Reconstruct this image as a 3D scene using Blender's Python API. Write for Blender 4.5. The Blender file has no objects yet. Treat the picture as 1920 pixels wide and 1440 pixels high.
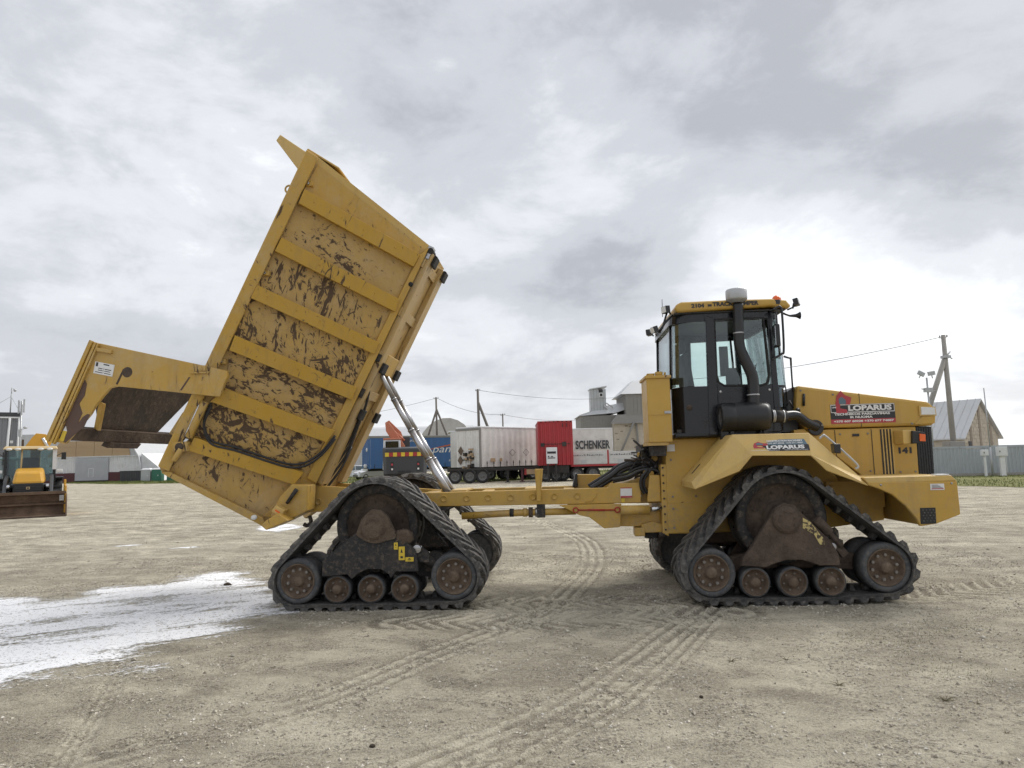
import bpy, bmesh, math, random
import numpy as np
from mathutils import Vector, Matrix
random.seed(7); rng = np.random.default_rng(7)
R = math.radians
SC = bpy.context.scene
COL = SC.collection

# ---------------------------------------------------------------- camera
cam_d = bpy.data.cameras.new('camera'); cam = bpy.data.objects.new('camera', cam_d); COL.objects.link(cam)
cam_d.sensor_width = 36.0; cam_d.lens = 36.0*1331/1920; cam_d.clip_start = .05; cam_d.clip_end = 3000
cam.matrix_world = Matrix.Translation((0, 0, 1.6)) @ Matrix.Rotation(R(90+6.09), 4, 'X') @ Matrix.Rotation(R(-1.5), 4, 'Z')
SC.camera = cam

# ---------------------------------------------------------------- sky
SUN_AZ, SUN_EL = R(52), R(46)            # azimuth from +Y towards +X
def node(nt, t, ins=None, **kw):
    n = nt.nodes.new(t)
    for k, v in kw.items(): setattr(n, k, v)
    for k, v in (ins or {}).items():
        if isinstance(v, bpy.types.NodeSocket): nt.links.new(v, n.inputs[k])
        else: n.inputs[k].default_value = v
    return n
def math_(nt, op, a, b=0.0, c=0.0, clamp=False):
    n = nt.nodes.new('ShaderNodeMath'); n.operation = op; n.use_clamp = clamp
    for i, v in enumerate((a, b, c)):
        if isinstance(v, bpy.types.NodeSocket): nt.links.new(v, n.inputs[i])
        else: n.inputs[i].default_value = v
    return n.outputs[0]
def ramp(nt, fac, stops, interp='LINEAR'):
    n = nt.nodes.new('ShaderNodeValToRGB'); nt.links.new(fac, n.inputs[0]); cr = n.color_ramp; cr.interpolation = interp
    while len(cr.elements) < len(stops): cr.elements.new(.5)
    for e, (p, c) in zip(cr.elements, stops):
        e.position = p; e.color = (c, c, c, 1) if isinstance(c, (int, float)) else (*c[:3], 1)
    return n.outputs[0]
def mix(nt, fac, a, b, mode='MIX'):
    n = nt.nodes.new('ShaderNodeMix'); n.data_type = 'RGBA'; n.blend_type = mode
    for i, v in ((0, fac), (6, a), (7, b)):
        if isinstance(v, bpy.types.NodeSocket): nt.links.new(v, n.inputs[i])
        elif i == 0: n.inputs[0].default_value = v
        else: n.inputs[i].default_value = (*v[:3], 1)
    return n.outputs[2]
def noise(nt, vec, scale, detail=4, rough=.55, dist=0.0):
    n = node(nt, 'ShaderNodeTexNoise', {'Scale': scale, 'Detail': detail, 'Roughness': rough, 'Distortion': dist})
    if vec is not None: nt.links.new(vec, n.inputs['Vector'])
    return n.outputs['Fac']
def mapping(nt, vec, scale=(1, 1, 1), rot=(0, 0, 0), loc=(0, 0, 0)):
    if any(rot): vec = node(nt, 'ShaderNodeMapping', {'Vector': vec, 'Rotation': rot}).outputs[0]      # turn first, then stretch
    return node(nt, 'ShaderNodeMapping', {'Vector': vec, 'Scale': scale, 'Location': loc}).outputs[0]

world = bpy.data.worlds.new('World'); SC.world = world; world.use_nodes = True
wt = world.node_tree; wt.nodes.clear()
sky = node(wt, 'ShaderNodeTexSky', sky_type='NISHITA', sun_disc=False, sun_elevation=SUN_EL, sun_rotation=SUN_AZ, air_density=1.2, dust_density=2.0)
tc = node(wt, 'ShaderNodeTexCoord'); gen = tc.outputs['Generated']
sep = node(wt, 'ShaderNodeSeparateXYZ', {0: gen})
zz = math_(wt, 'ADD', math_(wt, 'MAXIMUM', sep.outputs[2], 0.0), .16)
uv = node(wt, 'ShaderNodeCombineXYZ', {0: math_(wt, 'DIVIDE', sep.outputs[0], zz), 1: math_(wt, 'DIVIDE', sep.outputs[1], zz), 2: .37}).outputs[0]
n1 = noise(wt, mapping(wt, uv, (.62, .80, 1), loc=(3.1, .4, 0)), 1.0, 12, .56, .25)
n2 = noise(wt, mapping(wt, gen, (1, 1, 1.9), loc=(2.3, .7, .2)), 4.2, 11, .60, .3)
n3 = noise(wt, mapping(wt, gen, (1, 1, 2.0), loc=(7.1, 1.3, .6)), 11.0, 8, .62, .4)
dens = math_(wt, 'ADD', math_(wt, 'MULTIPLY', n1, .52), math_(wt, 'ADD', math_(wt, 'MULTIPLY', n2, .54), math_(wt, 'ADD', math_(wt, 'MULTIPLY', n3, .16), .055)))
brk = math_(wt, 'ADD', math_(wt, 'MULTIPLY', n2, 1.5), math_(wt, 'MULTIPLY', n3, .5))
# banks of cloud where the sky over the yard is heavier (+) or thinner (-): direction, angular radius, weight
BANKS = [((-0.392, 0.762, 0.515), 0.28, 0.06), ((0.137, 0.824, 0.549), 0.2, 0.07), ((0.207, 0.865, 0.458), 0.2, 0.14), ((0.412, 0.794, 0.447), 0.22, 0.16), ((0.012, 0.837, 0.547), 0.2, 0.1), ((0.554, 0.787, 0.272), 0.12, 0.16),
         ((0.488, 0.816, 0.310), 0.07, 0.14), ((0.172, 0.952, 0.252), 0.055, 0.2), ((0.100, 0.963, 0.249), 0.05, 0.12), ((0.114, 0.903, 0.414), 0.06, -0.14),
         ((0.051, 0.918, 0.393), 0.08, -0.12), ((0.330, 0.892, 0.309), 0.11, -0.14), ((0.247, 0.915, 0.319), 0.06, -0.08), ((0.443, 0.865, 0.235), 0.08, -0.13),
         ((0.506, 0.758, 0.411), 0.035, -0.16), ((0.468, 0.789, 0.397), 0.03, -0.1), ((0.219, 0.844, 0.489), 0.025, -0.12), ((0.434, 0.890, 0.138), 0.18, -0.16),
         ((0.547, 0.819, 0.174), 0.06, -0.12), ((-0.455, 0.771, 0.445), 0.3, 0.0), ((-0.403, 0.863, 0.305), 0.15, 0.04), ((-0.539, 0.823, 0.178), 0.2, 0.05),
         ((0.368, 0.853, 0.370), 0.05, 0.1)]
for d, s, w in BANKS:
    d = Vector(d).normalized()
    dt = node(wt, 'ShaderNodeVectorMath', {0: gen, 1: d}, operation='DOT_PRODUCT').outputs['Value']
    g = math_(wt, 'POWER', math_(wt, 'MAXIMUM', dt, 0.0), 1.0/(s*s))
    dens = math_(wt, 'ADD', dens, math_(wt, 'MULTIPLY', math_(wt, 'MULTIPLY', g, w), brk))
SK = 10.0
cl = ramp(wt, dens, [(.45, (.605, .618, .628)), (.54, (.485, .496, .512)), (.64, (.392, .402, .422)), (.78, (.305, .314, .336)), (1.0, (.228, .236, .256))], 'EASE')
clb = node(wt, 'ShaderNodeVectorMath', {0: cl, 'Scale': SK}, operation='SCALE').outputs[0]
full = mix(wt, .965, sky.outputs[0], clb)
bg = node(wt, 'ShaderNodeBackground', {'Color': full, 'Strength': .1})
wo = node(wt, 'ShaderNodeOutputWorld', {0: bg.outputs[0]})

# ---------------------------------------------------------------- sun, exposure
sun_d = bpy.data.lights.new('sun', 'SUN'); sun = bpy.data.objects.new('sun', sun_d); COL.objects.link(sun)
sun_d.energy = 1.45; sun_d.angle = R(34); sun_d.color = (1, .96, .9)
sd = Vector((math.sin(SUN_AZ)*math.cos(SUN_EL), math.cos(SUN_AZ)*math.cos(SUN_EL), math.sin(SUN_EL)))
sun.rotation_euler = sd.to_track_quat('Z', 'Y').to_euler(); sun.location = (10, 10, 30)
SC.view_settings.view_transform = 'Standard'; SC.view_settings.look = 'None'; SC.view_settings.exposure = 1.1; SC.view_settings.gamma = 1.0
SC.view_settings.use_curve_mapping = False
SC.render.engine = 'CYCLES'
try:
    SC.cycles.use_denoising = True; SC.cycles.max_bounces = 6; SC.cycles.transparent_max_bounces = 12
    SC.cycles.use_adaptive_sampling = True; SC.cycles.adaptive_threshold = .015
except Exception: pass

# ---------------------------------------------------------------- materials
MATS = {}
def new_mat(name):
    m = bpy.data.materials.new(name); m.use_nodes = True; nt = m.node_tree; nt.nodes.clear()
    out = nt.nodes.new('ShaderNodeOutputMaterial'); b = nt.nodes.new('ShaderNodeBsdfPrincipled'); nt.links.new(b.outputs[0], out.inputs[0])
    MATS[name] = m
    return m, nt, b, out
def objco(nt): return nt.nodes.new('ShaderNodeTexCoord').outputs['Object']
def setin(nt, b, **kw):
    for k, v in kw.items():
        k = {'base': 'Base Color', 'rough': 'Roughness', 'metal': 'Metallic', 'normal': 'Normal', 'spec': 'Specular IOR Level'}[k]
        if isinstance(v, bpy.types.NodeSocket): nt.links.new(v, b.inputs[k])
        elif k == 'Base Color': b.inputs[k].default_value = (*v[:3], 1)
        else: b.inputs[k].default_value = v
def bump(nt, h, strength=.3, dist=.01):
    return node(nt, 'ShaderNodeBump', {'Height': h, 'Strength': strength, 'Distance': dist}).outputs[0]
def simple(name, col, rough=.6, metal=0.0, var=.25, dirt=(.2, .16, .11), dirt_amt=.25, scale=3.0, bumpy=.0, spec=.5):
    """painted or plain surface: tone drifts a little, dust gathers in patches"""
    m, nt, b, _ = new_mat(name); co = objco(nt)
    a = noise(nt, co, scale, 5, .6); f = noise(nt, co, scale*9, 4, .65)
    c = mix(nt, math_(nt, 'MULTIPLY', a, var), col, tuple(x*.55 for x in col))
    d = ramp(nt, math_(nt, 'ADD', math_(nt, 'MULTIPLY', a, .6), math_(nt, 'MULTIPLY', f, .4)), [(.46, 0.0), (.68, 1.0)])
    c = mix(nt, math_(nt, 'MULTIPLY', d, dirt_amt), c, dirt)
    setin(nt, b, base=c, metal=metal, spec=spec, rough=math_(nt, 'ADD', math_(nt, 'MULTIPLY', d, .25), rough - .06, clamp=True))
    if bumpy: setin(nt, b, normal=bump(nt, f, bumpy, .02))
    return m
YEL = (.475, .292, .052)
def paint(name, chips=0.0, dust=.3, turn=0.0, shift=0.0, col=YEL, chipcol=(.034, .021, .019), rough=.42):
    """yellow machine paint; chips > 0 scrapes it down to dark steel in streaks and flakes"""
    m, nt, b, _ = new_mat(name); co = objco(nt)
    a = noise(nt, co, 1.7, 5, .6); f = noise(nt, co, 24, 5, .7)
    c = mix(nt, math_(nt, 'MULTIPLY', a, .5), tuple(x*1.13 for x in col), tuple(x*v for x, v in zip(col, (.74, .70, .66))))
    d = ramp(nt, math_(nt, 'ADD', math_(nt, 'MULTIPLY', noise(nt, co, 3.3, 6, .65), .7), math_(nt, 'MULTIPLY', f, .3)), [(.45, 0.0), (.72, 1.0)])
    c = mix(nt, math_(nt, 'MULTIPLY', d, dust), c, (.46, .375, .25))
    run = ramp(nt, noise(nt, mapping(nt, co, (9, 9, .55)), 1.0, 5, .6), [(.52, 0.0), (.74, 1.0)])      # faint run-off streaks
    c = mix(nt, math_(nt, 'MULTIPLY', run, .28), c, (.26, .175, .08))
    zc_ = node(nt, 'ShaderNodeSeparateXYZ', {0: co}).outputs[2]                                          # mud spray low on the machine
    spl = math_(nt, 'MULTIPLY', ramp(nt, math_(nt, 'ADD', math_(nt, 'MULTIPLY', noise(nt, co, 16, 6, .75), .6), math_(nt, 'MULTIPLY', noise(nt, co, 2.6, 3, .6), .4)), [(.47, 0.0), (.62, 1.0)]), node(nt, 'ShaderNodeMapRange', {'Value': zc_, 'From Min': .65, 'From Max': 1.75, 'To Min': .62, 'To Max': .0}).outputs[0])
    c = mix(nt, spl, c, (.25, .195, .13))
    r = math_(nt, 'ADD', math_(nt, 'MULTIPLY', d, .28), rough)
    if chips > 0:
        big = noise(nt, co, 1.15, 3, .5)
        bias = math_(nt, 'MULTIPLY', math_(nt, 'SUBTRACT', big, .5), .26)
        msk = scuff = None
        for (sc, rot, th, s, ds) in (((7.5, 7.5, .9), (.1, .15, .3), .635, 1.4, .8), ((9, 9, .8), (.2, -.38, -.2), .635, 1.3, .6), ((6.5, 6.5, .9), (.3, 1.1, .4), .645, 1.3, .9), ((15, 15, .5), (.1, .22, 1.2), .625, 1.2, .3), ((13, 13, .45), (.1, -.30, .7), .63, 1.2, .3), ((1.7, 1.7, 1.0), (.1, .3, .2), .655, 2.8, 1.0)):
            nn = noise(nt, mapping(nt, co, sc, (rot[0], rot[1]+turn, rot[2]), (shift, shift*.7, shift*1.3)), s, 4, .62, ds)
            v = ramp(nt, math_(nt, 'ADD', nn, bias), [(th - .005 + .085*(1-chips), 0.0), (th + .020 + .085*(1-chips), 1.0)])
            msk = v if msk is None else math_(nt, 'MAXIMUM', msk, v)
            sf = ramp(nt, math_(nt, 'ADD', nn, bias), [(th - .075 + .085*(1-chips), 0.0), (th + .01 + .085*(1-chips), 1.0)])
            scuff = sf if scuff is None else math_(nt, 'MAXIMUM', scuff, sf)
        fl = noise(nt, co, 9, 4, .66, .5)
        fl = ramp(nt, math_(nt, 'ADD', fl, bias), [(.675 + .06*(1-chips), 0.0), (.687 + .06*(1-chips), 1.0)])
        msk = math_(nt, 'MAXIMUM', msk, fl)
        cc = mix(nt, noise(nt, co, 11, 4), chipcol, (.06, .034, .026))
        c = mix(nt, math_(nt, 'MULTIPLY', scuff, .30), c, (.20, .135, .075))
        c = mix(nt, math_(nt, 'MULTIPLY', msk, .88), c, cc); r = math_(nt, 'ADD', r, math_(nt, 'MULTIPLY', msk, .3))
        setin(nt, b, normal=bump(nt, math_(nt, 'SUBTRACT', math_(nt, 'MULTIPLY', a, .6), msk), .25, .006))
    else:
        setin(nt, b, normal=bump(nt, math_(nt, 'ADD', a, math_(nt, 'MULTIPLY', f, .06)), .10, .02))
    setin(nt, b, base=c, rough=math_(nt, 'MINIMUM', r, .95))
    return m
paint('yellow', 0, .22); paint('yellow_dusty', .12, .5); SCR = [paint('yellow_scraped_%d' % k, ch, .5, tn, 3.1*k, col=(.45, .29, .083)).name for k, (ch, tn) in enumerate(((.80, 1.0), (1.24, .05), (1.40, .35), (1.37, 1.0), (1.32, .7), (1.04, -.2)))]; paint('yellow_scraped', .6, .5, col=(.47, .31, .092)); paint('yellow_tan', .2, .75, col=(.44, .30, .115)); paint('yellow_rib', .38, .14, col=(.455, .270, .028))
paint('yellow_light', 0, .35, col=(.55, .375, .115)); paint('yellow_worn', .25, .6)
def layered(name, a, bcol, c3, s=5.0, rough=.85, bs=.4, t=(.42, .62), bd=.02):
    """two- or three-toned rough surface: mud over steel, dust over rubber, rust"""
    m, nt, b, _ = new_mat(name); co = objco(nt)
    n_ = noise(nt, co, s, 7, .66); k = noise(nt, co, s*5, 6, .7)
    mm = ramp(nt, math_(nt, 'ADD', math_(nt, 'MULTIPLY', n_, .7), math_(nt, 'MULTIPLY', k, .3)), [(t[0], 0.0), (t[1], 1.0)])
    c = mix(nt, mm, a, bcol); c = mix(nt, ramp(nt, k, [(.5, 0.0), (.75, .7)]), c, c3)
    setin(nt, b, base=c, rough=rough, normal=bump(nt, math_(nt, 'ADD', n_, k), bs, bd), spec=.3)
    return m
layered('rubber', (.058, .058, .059), (.125, .117, .108), (.24, .22, .19), 5, .82, .45)
layered('rubber_dark', (.022, .022, .024), (.04, .039, .038), (.07, .064, .058), 5, .8, .3)
layered('tyre_wall', (.058, .062, .068), (.10, .10, .10), (.17, .155, .135), 6, .75, .2)
layered('rusty_rim', (.110, .078, .056), (.20, .152, .11), (.048, .036, .03), 9, .85, .5)
layered('muddy_black', (.024, .025, .027), (.062, .053, .047), (.19, .15, .11), 4, .65, .45, (.44, .66))
layered('muddy_brown', (.058, .042, .034), (.13, .098, .074), (.028, .023, .02), 4, .85, .7, (.4, .6), .04)
layered('mud', (.15, .112, .082), (.22, .17, .125), (.08, .058, .042), 9, .95, 1.0, (.4, .6), .05)
layered('scoop_steel', (.040, .034, .030), (.085, .066, .052), (.16, .12, .09), 3, .65, .5, (.4, .65))
layered('bucket_steel', (.10, .064, .043), (.18, .12, .078), (.06, .04, .03), 2.2, .7, .4)
simple('black_paint', (.0075, .008, .011), .24, var=.3, dirt=(.05, .045, .04), dirt_amt=.10)
simple('black_plastic', (.013, .0135, .015), .38, var=.4, dirt=(.09, .08, .07), dirt_amt=.15, scale=6)
simple('hose_black', (.017, .017, .019), .5, dirt=(.13, .115, .095), dirt_amt=.3, scale=12)
simple('steel', (.42, .42, .43), .32, metal=.9, dirt=(.2, .17, .14), dirt_amt=.3, scale=8)
simple('chrome', (.62, .63, .65), .2, metal=1.0, dirt=(.25, .23, .2), dirt_amt=.15, scale=8)
layered('bolt_steel', (.26, .24, .22), (.17, .14, .115), (.33, .31, .28), 30, .6, .2)
simple('rod', (.50, .50, .51), .36, metal=.85, var=.2, dirt_amt=.0)
simple('galvanised', (.46, .47, .48), .45, metal=.5, dirt=(.3, .28, .25), dirt_amt=.3, scale=9)
simple('white_print', (.74, .74, .73), .6, dirt_amt=.12); simple('decal_black', (.022, .022, .026), .45, dirt_amt=.1)
simple('decal_red', (.42, .045, .06), .5, dirt_amt=.12); simple('decal_blue', (.10, .17, .22), .5)
simple('red_paint', (.40, .03, .02), .5); simple('yellow_print', (.72, .52, .04), .5)
simple('interior', (.035, .038, .042), .7); simple('seat_cloth', (.03, .03, .033), .9)
simple('lens_clear', (.72, .73, .72), .15, dirt_amt=.1); simple('lens_orange', (.80, .14, .02), .2, dirt_amt=.1)
def glass(name, tint, rough=.0, k=.85):
    m, nt, b, out = new_mat(name); nt.nodes.remove(b)
    t = node(nt, 'ShaderNodeBsdfTransparent', {'Color': (*tint, 1)}); g = node(nt, 'ShaderNodeBsdfGlossy', {'Color': (.9, .93, .95, 1), 'Roughness': rough})
    lw = node(nt, 'ShaderNodeLayerWeight', {'Blend': .28})
    f = math_(nt, 'ADD', math_(nt, 'MULTIPLY', lw.outputs['Fresnel'], k), .03, clamp=True)
    ms = node(nt, 'ShaderNodeMixShader', {0: f, 1: t.outputs[0], 2: g.outputs[0]}); nt.links.new(ms.outputs[0], out.inputs[0])
    return m
glass('glass', (.86, .92, .91)); glass('glass_dark', (.30, .36, .38))
def corr(name, col, axis=0, pitch=.2, rough=.5, metal=0.0, dirt_amt=.3, dirt=(.25, .22, .19)):
    return simple(name, col, rough, metal, .3, dirt, dirt_amt, 1.2)
def M(n): return MATS[n]

# ---------------------------------------------------------------- mesh building
class MB:
    def __init__(s): s.v, s.f, s.m, s.sm = [], [], [], []
    def add(s, vs, fs, mi=0, smooth=False):
        o = len(s.v); s.v += [tuple(v) for v in vs]
        for f in fs: s.f.append([i+o for i in f]); s.m.append(mi); s.sm.append(smooth)
        return s
    def box(s, a, b, mi=0):
        (x0, y0, z0), (x1, y1, z1) = a, b
        return s.add([(x0, y0, z0), (x1, y0, z0), (x1, y1, z0), (x0, y1, z0), (x0, y0, z1), (x1, y0, z1), (x1, y1, z1), (x0, y1, z1)],
                     [(3, 2, 1, 0), (4, 5, 6, 7), (0, 1, 5, 4), (1, 2, 6, 5), (2, 3, 7, 6), (3, 0, 4, 7)], mi)
    def prism(s, low, up, mi=0):
        """two matching outlines joined by side faces"""
        n = len(low); fs = [list(range(n))[::-1], list(range(n, 2*n))] + [(i, (i+1) % n, n+(i+1) % n, n+i) for i in range(n)]
        return s.add(list(low)+list(up), fs, mi)
    def ext(s, pts, y0, y1, mi=0):            # outline in x,z swept along y
        return s.prism([(x, y0, z) for x, z in pts], [(x, y1, z) for x, z in pts], mi)
    def extx(s, pts, x0, x1, mi=0):           # outline in y,z swept along x
        return s.prism([(x0, y, z) for y, z in pts], [(x1, y, z) for y, z in pts], mi)
    def slab(s, pts, n, d0, d1, mi=0):        # outline in space, thick along n
        n = Vector(n).normalized()
        return s.prism([Vector(p)+n*d0 for p in pts], [Vector(p)+n*d1 for p in pts], mi)
    def tube(s, path, r, seg=10, mi=0, cap=True, smooth=True):
        P_ = [Vector(p) for p in path]; n = len(P_); rs = r if isinstance(r, (list, tuple)) else [r]*n
        up = Vector((0, 0, 1)); vs = []; prev = None
        for i, p in enumerate(P_):
            t = (P_[min(i+1, n-1)]-P_[max(i-1, 0)]).normalized()
            a = prev if prev is not None else (t.orthogonal())
            a = (a - t*a.dot(t)).normalized(); b = t.cross(a); prev = a
            for k in range(seg):
                q = 2*math.pi*k/seg; vs.append(p + (a*math.cos(q)+b*math.sin(q))*rs[i])
        fs = [(i*seg+k, i*seg+(k+1) % seg, (i+1)*seg+(k+1) % seg, (i+1)*seg+k) for i in range(n-1) for k in range(seg)]
        s.add(vs, fs, mi, smooth)
        if cap:
            o = len(s.v)-n*seg
            s.f += [[o+k for k in range(seg)][::-1], [o+(n-1)*seg+k for k in range(seg)]]; s.m += [mi, mi]; s.sm += [False, False]
        return s
    def lathe(s, c, prof, seg=28, axis='y', mis=None, smooth=True):
        """profile of (radius, offset along axis); mis = material per profile step"""
        vs = []; n = len(prof)
        for r, h in prof:
            for k in range(seg):
                q = 2*math.pi*k/seg; a, b = r*math.cos(q), r*math.sin(q)
                vs.append({'y': (c[0]+a, c[1]+h, c[2]+b), 'x': (c[0]+h, c[1]+a, c[2]+b), 'z': (c[0]+a, c[1]+b, c[2]+h)}[axis])
        for i in range(n-1):
            s.add([], [], 0)
        o = len(s.v); s.v += vs
        for i in range(n-1):
            for k in range(seg):
                s.f.append([o+i*seg+k, o+i*seg+(k+1) % seg, o+(i+1)*seg+(k+1) % seg, o+(i+1)*seg+k]); s.m.append(mis[i] if mis else 0); s.sm.append(smooth)
        return s
    def ball(s, c, r, seg=12, rings=7, mi=0, lo=-1.0, sq=(1, 1, 1)):
        pr = [(math.cos(a), math.sin(a)) for a in np.linspace(math.asin(lo), math.pi/2, rings)]
        vs = []
        for cr, sz in pr:
            for k in range(seg):
                q = 2*math.pi*k/seg; vs.append((c[0]+r*cr*math.cos(q)*sq[0], c[1]+r*cr*math.sin(q)*sq[1], c[2]+r*sz*sq[2]))
        fs = [(i*seg+k, i*seg+(k+1) % seg, (i+1)*seg+(k+1) % seg, (i+1)*seg+k) for i in range(len(pr)-1) for k in range(seg)]
        return s.add(vs, fs, mi, True)
    def shift(s, off): s.v = [(x+off[0], y+off[1], z+off[2]) for x, y, z in s.v]; return s
    def build(s, name, mats, parent=None, bevel=0.0, off=None, kind=None):
        if off: s.shift(off)
        me = bpy.data.meshes.new(name); me.from_pydata(s.v, [], s.f); me.validate()
        mats = [mats] if isinstance(mats, str) else mats
        for m in mats: me.materials.append(M(m))
        if len(me.polygons) == len(s.f):
            me.polygons.foreach_set('material_index', s.m); me.polygons.foreach_set('use_smooth', s.sm)
        bm = bmesh.new(); bm.from_mesh(me); bmesh.ops.recalc_face_normals(bm, faces=bm.faces); bm.to_mesh(me); bm.free(); me.update()
        o = bpy.data.objects.new(name, me); COL.objects.link(o)
        if parent: o.parent = parent
        if bevel:
            bv = o.modifiers.new('bevel', 'BEVEL'); bv.width = bevel; bv.segments = 2; bv.limit_method = 'ANGLE'; bv.angle_limit = R(40)
        if kind: o['kind'] = kind
        return o
def tag(o, label, cat, group=None):
    o['label'] = label; o['category'] = cat
    if group: o['group'] = group
    return o
def thing(name, label, cat, loc=(0, 0, 0), rz=0.0, group=None):
    o = bpy.data.objects.new(name, None); COL.objects.link(o); o.location = loc; o.rotation_euler = (0, 0, rz); o.empty_display_size = .2
    return tag(o, label, cat, group)
def text(name, s, size, mat, parent, loc, rot, width=None, height=None, shear=0.0, depth=.0, bold=0.0):
    cu = bpy.data.curves.new(name, 'FONT'); cu.body = s; cu.size = 1.0; cu.shear = shear; cu.offset = bold; cu.resolution_u = 3
    ob = bpy.data.objects.new('tmp', cu); COL.objects.link(ob); dg = bpy.context.evaluated_depsgraph_get(); dg.update()
    me = bpy.data.meshes.new_from_object(ob.evaluated_get(dg)); bpy.data.objects.remove(ob); bpy.data.curves.remove(cu)
    c = np.empty(len(me.vertices)*3); me.vertices.foreach_get('co', c); c = c.reshape(-1, 3)
    mn, mx = c.min(0), c.max(0); sx = width/(mx[0]-mn[0]) if width else size; sy = height/(mx[1]-mn[1]) if height else size
    c[:, 0] = (c[:, 0]-mn[0])*sx; c[:, 1] = (c[:, 1]-mn[1])*sy; c[:, 2] = 0
    me.vertices.foreach_set('co', c.ravel()); me.name = name; me.materials.clear(); me.materials.append(M(mat)); me.update()
    o = bpy.data.objects.new(name, me); COL.objects.link(o); o.parent = parent; o.location = loc; o.rotation_euler = rot
    return o
def copy_tree(o, parent=None):
    c = o.copy(); COL.objects.link(c); c.parent = parent
    for ch in list(o.children): copy_tree(ch, c)
    return c
# ================================================================ the yard: ground
def axis(lo, hi, step, far, grow=1.09, back=None):
    a = list(np.arange(lo, hi+1e-6, step)); s = step; x = a[-1]
    while x < far: s *= grow; x += s; a.append(x)
    s = step; x = a[0]; pre = []
    while x > (back if back is not None else -far): s *= grow; x -= s; pre.append(x)
    return np.array(pre[::-1]+a)
GX = axis(-6.5, 6.5, .022, 900, 1.10); GY = axis(3.2, 10.6, .024, 1500, 1.045, back=-60)
XX, YY = np.meshgrid(GX, GY)
def vnoise(x, y, seed=0):
    """smooth value noise"""
    xi = np.floor(x).astype(np.int64); yi = np.floor(y).astype(np.int64); fx = x-xi; fy = y-yi
    fx = fx*fx*(3-2*fx); fy = fy*fy*(3-2*fy)
    def h(a, b):
        n = (a*374761393 + b*668265263 + seed*974634777) & 0x7fffffff
        n = ((n ^ (n >> 13))*1274126177) & 0x7fffffff
        return ((n ^ (n >> 16)) & 0xffff)/65535.0
    return (h(xi, yi)*(1-fx)+h(xi+1, yi)*fx)*(1-fy) + (h(xi, yi+1)*(1-fx)+h(xi+1, yi+1)*fx)*fy
def fbm(x, y, o=4, seed=0):
    s = 0; a = .5
    for i in range(o): s = s + a*vnoise(x*2**i, y*2**i, seed+i*17); a *= .5
    return s
def near_path(path, x, y):
    """distance along and across the closest stretch of a wheel path"""
    best = np.full(x.shape, 1e9); S = np.zeros(x.shape); T = np.zeros(x.shape); acc = 0.0
    for (ax, ay), (bx, by) in zip(path[:-1], path[1:]):
        dx, dy = bx-ax, by-ay; L = math.hypot(dx, dy); t = np.clip(((x-ax)*dx+(y-ay)*dy)/(L*L), 0, 1)
        px, py = x-(ax+t*dx), y-(ay+t*dy); d2 = px*px+py*py; sgn = np.sign(dx*(y-ay)-dy*(x-ax)); m = d2 < best
        best = np.where(m, d2, best); S = np.where(m, acc+t*L, S); T = np.where(m, sgn*np.sqrt(d2), T); acc += L
    return S, T
def smooth_path(p, n=8):
    out = []
    for i in range(len(p)-1):
        p0, p1, p2, p3 = p[max(i-1, 0)], p[i], p[i+1], p[min(i+2, len(p)-1)]
        for k in range(n):
            t = k/n
            out.append(tuple(.5*((2*p1[j])+(-p0[j]+p2[j])*t+(2*p0[j]-5*p1[j]+4*p2[j]-p3[j])*t*t+(-p0[j]+3*p1[j]-3*p2[j]+p3[j])*t**3) for j in range(len(p1))))
    return out+[p[-1]]
WHEELS = [  # centre line, half width, kind, depth
    (smooth_path([(-3.0, 3.5), (-2.4, 4.04), (-1.88, 4.54), (-1.26, 5.22), (-.65, 6.25), (.23, 7.62), (.75, 9.3), (1.19, 11.4), (1.3, 14.4), (.6, 19)]), .24, 'ribs', .021),
    (smooth_path([(-1.2, 3.2), (-.56, 3.93), (-.05, 4.41), (.45, 5.05), (1.33, 6.59), (2.01, 7.66), (2.6, 9.2)]), .21, 'ribs', .020),
    (smooth_path([(-.6, 3.5), (.07, 4.17), (.74, 5.03), (1.47, 6.39), (1.9, 7.2)]), .17, 'ribs', .022),
    (smooth_path([(-2.0, 2.6), (-3.15, 5.72), (-4.28, 8.17), (-5.2, 11)]), .10, 'ribs', .018),
    ([(-1.0, 8.20), (1.3, 8.08), (2.0, 8.02)], .36, 'chevron', .032),
    ([(-1.2, 7.35), (.4, 7.2), (2.2, 7.45)], .34, 'chevron', .022),
    (smooth_path([(-14.5, 18), (-12, 22), (-11, 27), (-8, 33)]), .5, 'soft', .05), (smooth_path([(-13, 14.5), (-9.5, 19), (-8.6, 25), (-5, 33)]), .5, 'soft', .05),
    (smooth_path([(5, 12), (1.5, 13.2), (-4, 15.5), (-12, 17)]), .3, 'soft', .03), (smooth_path([(4.2, 7.9), (5.5, 8.4), (8, 9.5), (13, 13)]), .35, 'chevron', .024)]
near = np.clip(1.6-np.hypot(XX, YY-6)/16, 0, 1)
Z = (fbm(XX*.35, YY*.35, 3, 5)-.45)*.05*np.clip(1.3-np.hypot(XX, YY)/60, 0, 1) + (fbm(XX*2.2, YY*2.2, 4, 9)-.45)*.022*near
Z += (vnoise(XX*21, YY*21, 3)-.5)*.007*near + (vnoise(XX*41, YY*41, 4)-.5)*.005*near
RUT = np.zeros(XX.shape)
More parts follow.
